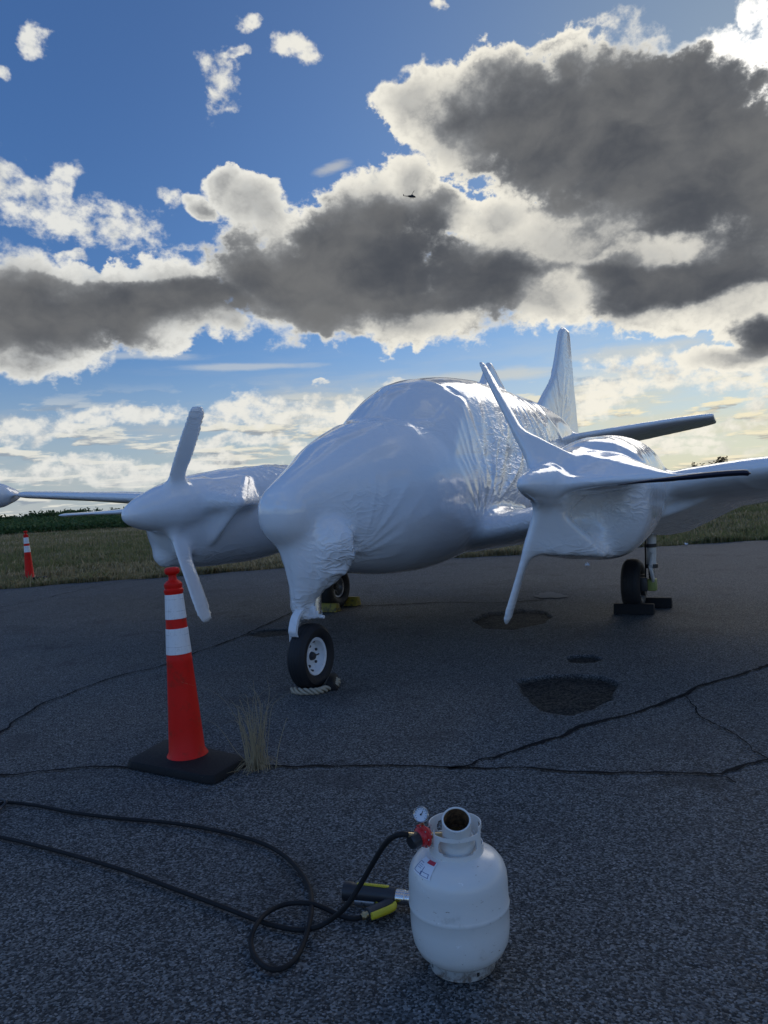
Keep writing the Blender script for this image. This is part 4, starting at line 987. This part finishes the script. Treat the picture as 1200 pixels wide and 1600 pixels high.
def rope():
    path = spline([atdepth(457, 1083, ng.y-.10), atdepth(470, 1085, ng.y-.16), atdepth(487, 1084, ng.y-.18), atdepth(500, 1082, ng.y-.17), atdepth(512, 1080, ng.y-.10), atdepth(524, 1072, ng.y-.02), atdepth(527, 1064, ng.y+.08), atdepth(520, 1063, ng.y+.16)], 14)
    for p in path: p.z = max(p.z, .024)
    P = path; bm = bmesh.new(); prev = None
    for s_ in range(3):
        pts = []
        for i, p in enumerate(P):
            t = (P[min(i+1, len(P)-1)]-P[max(i-1, 0)]).normalized(); x = Vector((0, 0, 1)).cross(t).normalized(); y = t.cross(x); a = i*.28 + s_*2.094
            pts.append(p + (x*math.cos(a)+y*math.sin(a))*.017)
        tube(bm, pts, .0118, 7)
    tag(obj_bm('chock_rope', bm, ROPE_M, angle=80), 'thick tan twisted rope lying against the nose wheel', 'rope')
rope()

# ------------------------------------------------------------------ channelizer cones
def cone_parts(root, lean, base=True):
    L = Matrix.Rotation(lean[0], 4, 'Y') @ Matrix.Rotation(lean[1], 4, 'X')
    r = lambda z: .108 - (.108-.051)*z/.98
    bm = bmesh.new(); pr = [(r(.02)+.014, .045), (r(.05)+.010, .055), (r(.07), .075)]
    pr += [(r(z), z) for z in (.2, .4, .60)] + [(r(.61)+.002, .612), (r(.62), .622), (r(.8), .8), (r(.985), .985), (.052, 1.000), (.056, 1.008), (.056, 1.022), (.050, 1.028), (.050, 1.034), (.053, 1.040), (.052, 1.056), (.040, 1.070), (.026, 1.078), (.022, 1.094), (.023, 1.106), (.036, 1.113), (.043, 1.121), (.045, 1.132), (.042, 1.145), (.030, 1.152), (0, 1.153)]
    lathe(bm, pr, 44, L, False); obj_bm('cone_body', bm, CONE_RED, root, angle=35)
    for z0, z1 in ((.645, .795), (.85, .995)):
        bm = bmesh.new(); lathe(bm, [(r(z0)+.0005, z0), (r(z0)+.0028, z0+.002), (r(z1)+.0028, z1-.002), (r(z1)+.0005, z1)], 44, L, False); obj_bm('reflective_band', bm, REFL, root, angle=35)
def refl_material():
    m, N, b = mat('reflective_sheeting'); tc = N.new('ShaderNodeTexCoord').outputs['Object']; sp = N.new('ShaderNodeSeparateXYZ'); N.l.new(tc, sp.inputs[0])
    an = N.m('ARCTAN2', sp.outputs[1], sp.outputs[0]); fr = N.m('FRACT', N.m('MULTIPLY', sp.outputs[2], 14.5)); fa = N.m('FRACT', N.m('MULTIPLY', an, 1.6))
    line = N.m('MAXIMUM', N.sstep(fr, .035, .0), N.sstep(fa, .025, .0)); br = N.noise(tc, 28, 5, .6)
    scuff = N.sstep(N.noise(tc, 32, 6, .8), .54, .72); c = N.mix(scuff, (.80, .80, .80), (.58, .57, .56))
    c = N.mix(N.m('MULTIPLY', line, N.sstep(br, .40, .55)), c, (.22, .22, .23)); N.l.new(c, b.inputs['Base Color']); b.inputs['Roughness'].default_value = .32
    bump(N, b, br, .1, .003); return m
REFL = refl_material()
CONE_GROUP = 'tall orange channelizer cones'
def build_cones():
    b0 = ground(297, 1186) + Vector((0, 0, 0)); c = Vector((-1.235, 4.40, 0))
    cone = empty('traffic_cone', c); tag(cone, 'tall orange red cone on a black rubber base in front of the airplane', 'traffic cone', CONE_GROUP)
    crn = [ground(x, y) for x, y in ((193, 1201), (333, 1229), (391, 1195), (262, 1163))]
    bm = bmesh.new(); lo, hi = [], []; cc = sum(crn, Vector())/4
    for i, p in enumerate(crn):                                          # square rubber plate with clipped corners
        for q in (crn[i-1], crn[(i+1) % 4]):
            e = p + (q-p)*.07; lo.append(bm.verts.new(e - c + Vector((0, 0, .004)))); f = cc + (e-cc)*.955; hi.append(bm.verts.new(f - c + Vector((0, 0, .048))))
    bm.faces.new(lo[::-1]); bm.faces.new(hi)
    for k in range(8): bm.faces.new((lo[k], lo[(k+1) % 8], hi[(k+1) % 8], hi[k]))
    bmesh.ops.bevel(bm, geom=bm.edges[:], offset=.007, segments=2, profile=.5, affect='EDGES'); obj_bm('rubber_base', bm, BLACK_RUBBER, cone, angle=30)
    cone_parts(cone, (math.radians(-1.6), math.radians(-1.0)))
    far = empty('traffic_cone', ground(47, 905)); tag(far, 'distant orange red cone standing in the dry grass at the left', 'traffic cone', CONE_GROUP)
    for ch in list(cone.children):
        d = ch.copy(); COL.objects.link(d); d.parent = far
    far.rotation_euler = (0, 0, .6)
build_cones()

# dry weeds growing from the crack beside the cone base
def blade_strip(vs, fs, pts, w):
    P = spline(pts, 7); n0 = len(vs)
    for i, p in enumerate(P):
        ww = w*(1-i/len(P))*.5+.0005; vs += [tuple(p + Vector((ww, 0, 0))), tuple(p + Vector((0, ww*1.4, 0))), tuple(p - Vector((ww, 0, 0)))]
        if i: a = n0+3*(i-1); fs += [(a, a+1, a+4, a+3), (a+1, a+2, a+5, a+4), (a+2, a, a+3, a+5)]
STRAW = simple('dry_straw', (.36, .285, .165), .8, var=.35, scale=30)
def build_weeds():
    r = random.Random(5); c = ground(402, 1201); d = c.y; vs, fs = [], []
    mm = d/FPX
    for k in range(78):
        bx, by = c.x + r.gauss(0, .030), c.y + r.gauss(0, .035); h = r.uniform(.12, .42) if k < 62 else r.uniform(.35, .55)
        lx, ly = r.gauss(-.03, .09)*h*2, r.gauss(0, .08); cl = r.uniform(-.6, .6)*h*.3
        blade_strip(vs, fs, [(bx, by, 0), (bx+lx*.3, by+ly*.3, h*.4), (bx+lx*.8, by+ly*.7, h*.8), (bx+lx*1.3+cl, by+ly, h*.97 if r.random() < .6 else h*.8)], r.uniform(.0018, .0042))
    for k in range(60):
        a = r.uniform(0, 6.28); L = r.uniform(.05, .16); blade_strip(vs, fs, [(c.x, c.y+r.gauss(0, .02), 0), (c.x+math.cos(a)*L*.6, c.y+math.sin(a)*L*.6, .05), (c.x+math.cos(a)*L, c.y+math.sin(a)*L, .02)], .003)
    P = lambda px, py, dd=0: atdepth(px, py, d+dd)
    for pts in ([P(394,1199), P(370,1175), P(345,1140), P(327,1127), P(309,1127)], [P(394,1198), P(380,1160), P(374,1130), P(378,1117)], [P(398,1200), P(404,1150), P(408,1110), P(402,1085), P(386,1071)],
                [P(400,1200), P(408,1140), P(404,1095), P(390,1068)], [P(392,1200,-.05), P(365,1205,-.1), P(330,1215,-.15), P(314,1214,-.2)], [P(385,1200,-.06), P(350,1210,-.12), P(320,1228,-.2)], [P(395,1205,-.1), P(370,1218,-.2), P(340,1238,-.3), P(300,1252,-.35)], [P(398,1195), P(412,1170), P(418,1150)]):
        for p in pts: p.z = max(p.z, .012)
        blade_strip(vs, fs, pts, .0034)
    tag(obj_from('dry_weed_tuft', vs, fs, STRAW), 'tuft of dry straw coloured weeds beside the black cone base', 'weeds')
build_weeds()

# ------------------------------------------------------------------ propane tank, burner nozzle, regulator, torch, hose
TC = ground(727, 1539) + Vector((0.002, .100, 0)); TC.z = .009
def tank_paint(name='tank_paint', soil=.8):
    m, N, b = mat(name); tc = N.new('ShaderNodeTexCoord').outputs['Object']
    s1 = N.sstep(N.noise(tc, 9, 7, .7), .57, .68); s2 = N.sstep(N.noise(tc, 26, 5, .7), .66, .73); yel = N.noise(tc, 3, 3, .5)
    c = N.mix(yel, (.67, .67, .64), (.75, .745, .71)); c = N.mix(N.m('MULTIPLY', s1, .6), c, (.48, .47, .43)); c = N.mix(s2, c, (.86, .86, .85)); zz = N.new('ShaderNodeSeparateXYZ'); N.l.new(tc, zz.inputs[0])
    low = N.m('MULTIPLY', N.sstep(zz.outputs[2], .075, .0), N.sstep(N.noise(tc, 34, 6, .75), .42, .62)); c = N.mix(N.m('MULTIPLY', low, soil), c, (.20, .13, .08))
    chips = N.sstep(N.noise(N.vm('MULTIPLY', tc, (1.0, 1.0, 2.2)), 42, 5, .7), .655, .69); c = N.mix(chips, c, (.30, .24, .19))
    N.l.new(c, b.inputs['Base Color']); N.l.new(N.m('ADD', .24, N.m('MULTIPLY', s1, .2)), b.inputs['Roughness']); bump(N, b, N.noise(tc, 14, 5, .6), .10, .01); return m
TANKP = tank_paint(); NOZZLEP = tank_paint('nozzle_paint', 0.0)
def build_tank():
    root = empty('propane_tank', TC); tag(root, 'scuffed white propane tank standing on the asphalt in the foreground', 'gas tank')
    bm = bmesh.new(); lathe(bm, [(.096, .030), (.118, .040), (.138, .058), (.150, .085), (.1555, .12), (.1565, .15), (.1565, .190), (.1580, .194), (.1595, .200), (.1580, .206), (.1565, .210), (.1565, .27), (.1545, .295), (.147, .318), (.132, .338), (.108, .354), (.075, .364), (.03, .368), (0, .368)], 72, close_ends=True)
    obj_bm('tank_body', bm, TANKP, root, angle=35)
    bm = bmesh.new(); n = 72; holes = {4, 22, 40, 58}
    pr = [(.104, 0), (.104, .012), (.104, .024), (.100, .036)]; rings = [[bm.verts.new((r*math.cos(2*math.pi*k/n), r*math.sin(2*math.pi*k/n), z)) for k in range(n)] for r, z in pr]
    for i in range(3):
        for k in range(n):
            if i == 1 and k in holes: continue
            bm.faces.new((rings[i][k], rings[i][(k+1) % n], rings[i+1][(k+1) % n], rings[i+1][k]))
    bmesh.ops.solidify(bm, geom=bm.faces[:], thickness=.003); obj_bm('foot_ring', bm, TANKP, root, angle=30)
    # collar with two hand openings, a wide front window and a gap on the valve side
    bm = bmesh.new(); n = 96; m_ = 12; R0 = .083
    def cut(a, z):                                                     # a: angle from camera side (-y), positive to the right
        u = z
        top = .098 - .016*(1 if abs(a) < .95 else 0) 
        if z > top: return True
        if abs(a) < .80 and .026 < z < .068: return (abs(a)/.76)**4 + (abs(z-.047)/.020)**4 < 1.1
        if abs(abs(a)-1.55) < .46 and .03 < z < .085: return (abs(abs(a)-1.55)/.42)**4 + (abs(z-.058)/.025)**4 < 1.1
        if abs(a-math.pi) % (2*math.pi) < .0: return True
        if abs(abs(a)-2.75) < .32 and .04 < z < .075: return (abs(abs(a)-2.75)/.30)**4 + (abs(z-.058)/.018)**4 < 1.1
        if a < -1.02 and a > -1.62 and z > .03: return True
        return False
    V = {}
    def gv(i, k):
        k %= n
        if (i, k) not in V:
            a = 2*math.pi*k/n; z = .098*i/m_; r = R0*(1 + .05*(1-i/m_)) ; V[(i, k)] = bm.verts.new((r*math.sin(a), -r*math.cos(a), .352 + z))
        return V[(i, k)]
    for i in range(m_):
        for k in range(n):
            a = (2*math.pi*(k+.5)/n + math.pi) % (2*math.pi) - math.pi
            if not cut(a, .098*(i+.5)/m_): bm.faces.new((gv(i, k), gv(i, k+1), gv(i+1, k+1), gv(i+1, k)))
    for _ in range(2): bmesh.ops.smooth_vert(bm, verts=[v for v in bm.verts if v.is_boundary and v.co.z > .37], factor=.35, use_axis_x=True, use_axis_y=True, use_axis_z=True)
    bmesh.ops.recalc_face_normals(bm, faces=bm.faces[:]); bmesh.ops.solidify(bm, geom=bm.faces[:], thickness=.003); obj_bm('collar', bm, TANKP, root, angle=30)
    bm = bmesh.new(); cyl(bm, (0, 0, .36), (0, 0, .40), .022, n=20); cyl(bm, (0, 0, .40), (0, 0, .43), .015, n=16); cyl(bm, (-.02, 0, .405), (-.062, -.01, .405), .013, n=14); obj_bm('valve', bm, BRASS, root)
    # warning sticker on the shoulder
    def shoulder(az, t):                                               # az from -y axis, t 0..1 down the shoulder
        prof = [(.098, .3585), (.120, .3475), (.138, .332), (.150, .311), (.1555, .29)]; f = t*(len(prof)-1); i = min(int(f), len(prof)-2); f -= i
        r = prof[i][0]*(1-f)+prof[i+1][0]*f + .0014; z = prof[i][1]*(1-f)+prof[i+1][1]*f + .0010; return Vector((r*math.sin(az), -r*math.cos(az), z))
    def sticker(name, a0, a1, t0, t1, m, lift=0):
        vs, fs = [], []; na, nt_ = 12, 8
        for i in range(nt_+1):
            for k in range(na+1):
                p = shoulder(a0+(a1-a0)*k/na, t0+(t1-t0)*i/nt_); q = Vector((p.x, p.y, (p.z-.25)*1.2)).normalized()*lift; vs.append(tuple(p+q))
        for i in range(nt_):
            for k in range(na): j = i*(na+1)+k; fs.append((j, j+1, j+na+2, j+na+1))
        return obj_from(name, vs, fs, m, root)
    WL, RL, BL = simple('label_white', (.78, .80, .84), .35), simple('label_red', (.55, .06, .09), .35), simple('label_ink_blue', (.03, .07, .22), .35)
    sticker('warning_label', -1.28, -.70, .02, .62, WL); sticker('label_header', -1.02, -.74, .02, .16, RL, .0006)
    for a0, a1, t0, t1 in ((-1.26, -1.245, .2, .55), (-1.26, -1.0, .55, .565), (-1.0, -.985, .3, .565), (-1.26, -1.1, .2, .215), (-1.02, -.76, .62-.16, .475), (-1.02, -.76, .575, .59), (-1.02, -1.005, .46, .59), (-.775, -.76, .46, .59), (-1.2, -1.06, .28, .29), (-1.2, -1.06, .34, .35), (-1.2, -1.06, .40, .41)):
        sticker('label_print', a0, a1, t0, t1, BL, .0006)
    # burner nozzle standing askew in the collar
    top = atdepth(713, 1280, TC.y-.065); ax = Vector((-.02, -.52, .855)).normalized(); Lb = .112
    m, N, b = mat('rusty_bore'); tc = N.new('ShaderNodeTexCoord').outputs['Object']; nz = N.noise(tc, 45, 6, .7)
    N.l.new(N.mix(N.sstep(nz, .35, .65), (.035, .018, .010), (.22, .12, .05)), b.inputs['Base Color']); b.inputs['Roughness'].default_value = .8; bump(N, b, nz, .5, .004)
    nz_root = empty('burner_nozzle', top - ax*Lb); tag(nz_root, 'white metal burner nozzle with a rusty bore propped in the tank collar', 'nozzle')
    nz_root.rotation_euler = ax.to_track_quat('Z', 'X').to_euler()
    bm = bmesh.new(); lathe(bm, [(.0395, Lb-.012), (.0395, Lb-.001), (.0405, Lb), (.0440, Lb), (.0452, Lb-.002), (.0452, .03), (.047, .022), (.054, .010), (.058, .002), (.058, -.002), (.052, -.003), (.04, .006), (.0395, .02), (.0395, Lb-.012)], 56, close_ends=False); obj_bm('nozzle_tube', bm, NOZZLEP, nz_root, angle=30)
    bm = bmesh.new(); lathe(bm, [(.0392, Lb-.004), (.0390, .03), (.030, .022), (0, .02)], 48, close_ends=False); obj_bm('nozzle_bore', bm, m, nz_root, angle=30)
build_tank()
def build_regulator():
    c = atdepth(661, 1306, TC.y-.02); ax = Vector((-.80, -.58, -.12)).normalized()
    root = empty('gas_regulator', c); tag(root, 'red gas regulator with black knob and round gauge on the tank valve', 'regulator')
    M = axis_mat((0, 0, 0), ax); bm = bmesh.new()
    lathe(bm, [(0, -.022), (.020, -.022), (.028, -.012), (.036, -.005), (.0365, .003), (.030, .006), (.027, .016), (.020, .022), (0, .024)], 40, M, False)
    obj_bm('regulator_body', bm, RED_METAL, root, angle=30)
    for k in range(8):
        a = 2*math.pi*k/8; bm = bmesh.new(); cyl(bm, M @ Vector((.0325*math.cos(a), .0325*math.sin(a), .001)), M @ Vector((.0325*math.cos(a), .0325*math.sin(a), .007)), .003, n=8); obj_bm('flange_screw', bm, STEEL, root)
    bm = bmesh.new(); lathe(bm, [(0, .018), (.0215, .018), (.0235, .022), (.0235, .046), (.020, .051), (0, .051)], 36, M, False); obj_bm('knob', bm, BLACK_PLASTIC, root, angle=30)
    bm = bmesh.new(); cyl(bm, (0, 0, 0), Vector((TC.x-.02, TC.y, .409+TC.z))-c, .009, n=12); obj_bm('inlet_pipe', bm, BRASS, root)
    gp = atdepth(658, 1273, TC.y-.03) - c; gx = Vector((-.22, -.86, .46)).normalized(); G = axis_mat(gp, gx)
    bm = bmesh.new(); lathe(bm, [(0, -.014), (.021, -.014), (.0235, -.011), (.0240, .007), (.0225, .009), (.0205, .007), (.0205, .004), (0, .004)], 40, G, False); g = obj_bm('gauge', bm, STEEL, root, angle=30)
    dial = simple('gauge_dial', (.62, .66, .72), .3)
    bm = bmesh.new(); lathe(bm, [(.0203, .0045), (0, .0046)], 36, G, False); obj_bm('dial', bm, dial, g)
    bm = bmesh.new(); box(bm, (0.001, .006, .0058), (.0018, .014, .001), G @ Matrix.Rotation(-.45, 4, 'Z')); lathe(bm, [(0, .0068), (.003, .0068), (.003, .005)], 12, G, False)
    for k in range(11):
        a = -2.2 + 4.4*k/10; box(bm, (0, .0168, .0052), (.0012, .0035, .0006), G @ Matrix.Rotation(a, 4, 'Z'))
    obj_bm('needle', bm, BLACK_PLASTIC, g)
    bm = bmesh.new(); cyl(bm, gp + Vector((0, .004, -.02)), Vector((.002, .006, .025)), .006, n=10); obj_bm('gauge_stem', bm, BRASS, root)
    bm = bmesh.new(); hp = atdepth(637, 1304, TC.y-.05) - c; cyl(bm, ax*.0, hp, .0075, n=12); obj_bm('outlet_fitting', bm, BRASS, root)
    return c + hp
HOSE0 = build_regulator()
def build_torch():
    a, b = ground(538, 1392, .042), ground(620, 1401, .042); d = (b-a).normalized(); n = Vector((-d.y, d.x, 0)); Lt = (b-a).length
    root = empty('heat_torch', a); tag(root, 'black and yellow heat torch with trigger lying on the asphalt behind the tank', 'torch')
    M = axis_mat((0, 0, 0), d)                                           # local z along the barrel
    w = lambda u, s_, z: d*(u*Lt) + n*s_ + Vector((0, 0, z))             # u along, s away from camera, z up
    bm = bmesh.new(); lathe(bm, [(.026, .002), (.030, .0), (.034, .002), (.034, .03), (.031, .036), (.030, Lt*.30)], 32, M, False); lathe(bm, [(.024, .004), (.024, .06), (0, .062)], 24, M, False); obj_bm('hood', bm, BLACK_PLASTIC, root, angle=35)
    bm = bmesh.new(); lathe(bm, [(0, Lt*.30), (.0295, Lt*.30), (.0300, Lt*.32), (.0285, Lt*.80), (.0305, Lt*.83), (.0305, Lt*.985), (.027, Lt*.995), (0, Lt*.995)], 32, M, False); obj_bm('barrel', bm, BLACK_PLASTIC, root, angle=35)
    bm = bmesh.new(); box(bm, (0, 0, 0), (.013, .007, Lt*.60), axis_mat(w(.55, .006, .0295), d, (0, 0, 1)) , .002)
    obj_bm('top_rib', bm, YELLOW, root)
    for k in range(13):
        bm = bmesh.new(); box(bm, w(.30+.042*k, .004, .0335), (.0045, .011, .003), bev=.0006); obj_bm('rib_tooth', bm, YELLOW, root)
    bm = bmesh.new(); cyl(bm, w(.22, -.012, -.024), w(.62, -.012, -.024), .016, n=16, bev=.003); obj_bm('gas_tube', bm, GREY_METAL, root)
    bm = bmesh.new(); box(bm, w(.69, -.018, -.020), (.025, .012, .022), bev=.004); obj_bm('igniter_button', bm, YELLOW, root)
    # metal collar at the rear
    bm = bmesh.new(); lathe(bm, [(0, Lt*.99), (.024, Lt*.99), (.0265, Lt*1.0), (.0265, Lt*1.16), (.024, Lt*1.17), (.024, Lt*1.2), (.0255, Lt*1.21), (.0255, Lt*1.45), (0, Lt*1.45)], 32, M, False); obj_bm('burner_head', bm, STEEL, root, angle=35)
    # grip leaning towards the camera, yellow trigger lever on its lower edge
    g0, g1_ = w(.93, -.022, -.012), ground(575, 1428, .022) - a
    gd = (g1_-g0).normalized(); side = gd.cross(Vector((0, 0, 1))).normalized()
    bm = bmesh.new(); rings = []
    for t, hw, hh in ((-.05, .018, .020), (.1, .021, .020), (.4, .020, .019), (.75, .022, .020), (.97, .024, .021), (1.0, .021, .018)):
        p = g0 + (g1_-g0)*t; rings.append([p + side*hw*math.cos(k*math.pi/8) + Vector((0, 0, 1))*hh*math.sin(k*math.pi/8) for k in range(16)])
    loft(bm, rings); obj_bm('grip', bm, simple('grey_grip', (.045, .043, .046), .55), root)
    tg = -side if (-side).y < side.y else side
    bm = bmesh.new(); rings = []
    for t, off, hw in ((-.02, .026, .010), (.12, .034, .013), (.35, .036, .013), (.6, .033, .012), (.85, .031, .012), (1.0, .028, .010)):
        p = g0 + (g1_-g0)*t + side*(off if side.y < 0 else -off) + Vector((0, 0, .004)); rings.append([p + side*hw*math.cos(k*math.pi/6) + Vector((0, 0, 1))*.013*math.sin(k*math.pi/6) for k in range(12)])
    loft(bm, rings); obj_bm('trigger', bm, YELLOW, root)
    e = ground(565, 1433, .018) - a; bm = bmesh.new(); cyl(bm, g1_, e, .011, n=14); cyl(bm, g1_ + (e-g1_)*.4, g1_ + (e-g1_)*.75, .014, n=6); obj_bm('hose_fitting', bm, BRASS, root)
    return a + e
HOSE1 = build_torch()
def build_hose():
    G = lambda px, py, z=.013: ground(px, py, z)
    pts = [HOSE0, HOSE0 + Vector((-.02, -.004, .004)), atdepth(612, 1309, TC.y-.03), atdepth(598, 1324, TC.y+.02), atdepth(582, 1350, TC.y+.06), atdepth(562, 1384, TC.y+.09), atdepth(541, 1416, TC.y+.10), G(518, 1436, .06), G(497, 1448, .03), G(470, 1453), G(440, 1449), G(405, 1439), G(340, 1414), G(270, 1388), G(200, 1362), G(120, 1338), G(60, 1322), G(0, 1308),
           G(-80, 1296), G(-150, 1282), G(-165, 1270), G(-120, 1256), G(-60, 1262), G(-10, 1258), G(15, 1254), G(60, 1259), G(110, 1269), G(180, 1278), G(260, 1285), G(330, 1296), G(400, 1314), G(440, 1334), G(468, 1361), G(484, 1390), G(487, 1415, .034), G(484, 1440, .030), G(474, 1475), G(460, 1500), G(438, 1514), G(415, 1511), G(398, 1494), G(392, 1472, .016), G(398, 1450, .034), G(415, 1428, .034), G(445, 1413, .03), G(480, 1411, .042), G(505, 1418, .03), G(530, 1430), HOSE1 + Vector((-.03, -.004, -.002)), HOSE1]
    for p in pts: p.z = max(p.z, .0125)
    bm = bmesh.new(); tube(bm, spline(pts, 10), .0088, 12); tag(obj_bm('gas_hose', bm, BLACK_RUBBER, angle=80), 'long black rubber hose looping from the regulator to the torch', 'hose')
    # loose end of another hose at the left edge
    pts = [G(-90, 1240), G(-40, 1244, .02), G(0, 1249, .032), G(9, 1253, .03), G(2, 1262, .014), G(-14, 1276), G(-60, 1300)]
    bm = bmesh.new(); tube(bm, spline(pts, 10), .0075, 10); tag(obj_bm('cable', bm, BLACK_PLASTIC, angle=80), 'short bend of thin black cable entering at the left edge', 'cable')
build_hose()

# ------------------------------------------------------------------ helicopter, far off in front of the cloud
def build_helicopter():
    D = 850; c = atdepth(644, 307, D); s_ = D/FPX                        # metres per pixel there
    root = empty('helicopter', c); tag(root, 'tiny dark helicopter flying in front of the grey cloud', 'helicopter')
    HM = simple('dark_airframe', (.018, .018, .022), .6)
    bm = bmesh.new(); rings = []
    for x, r1, r2, z in ((6.6, .15, .12, -.5), (6.1, .75, .6, -.4), (5.0, 1.15, 1.05, -.15), (3.2, 1.3, 1.35, 0), (1.0, 1.3, 1.4, .05), (-.8, 1.05, 1.1, .1), (-2.2, .6, .65, .15), (-2.5, .3, .4, .2)):
        rings.append([(x-2.5, r1*math.cos(k*math.pi/8), z + r2*math.sin(k*math.pi/8)) for k in range(16)])
    loft(bm, rings); obj_bm('fuselage', bm, HM, root)
    bm = bmesh.new(); tube(bm, [(-4.0, 0, .2), (-6.5, 0, .15), (-9.3, 0, .25)], [.55, .38, .24], 12); obj_bm('tail_boom', bm, HM, root)
    bm = bmesh.new(); box(bm, (-9.7, 0, 1.1), (.9, .16, 2.2), Matrix.Identity(4), .05); obj_bm('tail_fin', bm, HM, root)
    bm = bmesh.new(); box(bm, (-9.8, .25, 1.6), (.12, .06, 2.4), bev=.02); obj_bm('tail_rotor', bm, HM, root)
    bm = bmesh.new(); box(bm, (.2, 0, 1.55), (2.6, 1.2, .9), bev=.25); obj_bm('engine_cowling', bm, HM, root)
    bm = bmesh.new(); cyl(bm, (0, 0, 1.6), (0, 0, 2.9), .22, n=12); box(bm, (0, 0, 2.9), (.8, .5, .3), bev=.05); obj_bm('rotor_mast', bm, HM, root)
    for sg in (1, -1):
        bm = bmesh.new(); box(bm, (sg*3.7, 0, 0), (7.0, .45, .10), Matrix.Translation((0, 0, 2.95)) @ Matrix.Rotation(math.radians(14), 4, 'Y') @ Matrix.Rotation(math.radians(100), 4, 'Z'), .02); obj_bm('rotor_blade', bm, HM, root)
        bm = bmesh.new(); tube(bm, [(2.6, sg*1.25, -1.75), (2.2, sg*1.25, -2.0), (-2.4, sg*1.25, -2.0)], .09, 8); cyl(bm, (1.4, sg*.8, -1.1), (1.4, sg*1.25, -2.0), .07, n=8); cyl(bm, (-1.4, sg*.8, -1.0), (-1.4, sg*1.25, -2.0), .07, n=8); obj_bm('skid', bm, HM, root)
    root.rotation_euler = (math.radians(-12), math.radians(3), math.radians(8))
build_helicopter()

# ------------------------------------------------------------------ bits of torn film on the ground
def scrap(px, py, w, label, seed):
    r = np.random.default_rng(seed); c = ground(px, py); n = 6; vs, fs = [], []
    for i in range(n+1):
        for k in range(n+1): vs.append((c.x+(k/n-.5)*w+r.normal()*.01, c.y+(i/n-.5)*w*.7+r.normal()*.01, .02+.03*abs(r.normal())*(.4+abs(math.sin(k+i)))))
    for i in range(n):
        for k in range(n): j = i*(n+1)+k; fs.append((j, j+1, j+n+2, j+n+1))
    o = obj_from('film_scrap', vs, fs, simple('scrap_film', (.75, .76, .78), .4)); tag(o, label, 'scrap', 'scraps of white film on the asphalt')
scrap(918, 886, .07, 'small white film scrap on the asphalt below the right nacelle', 1)
scrap(1072, 853, .07, 'small white film scrap at the grass edge under the right wing', 2)
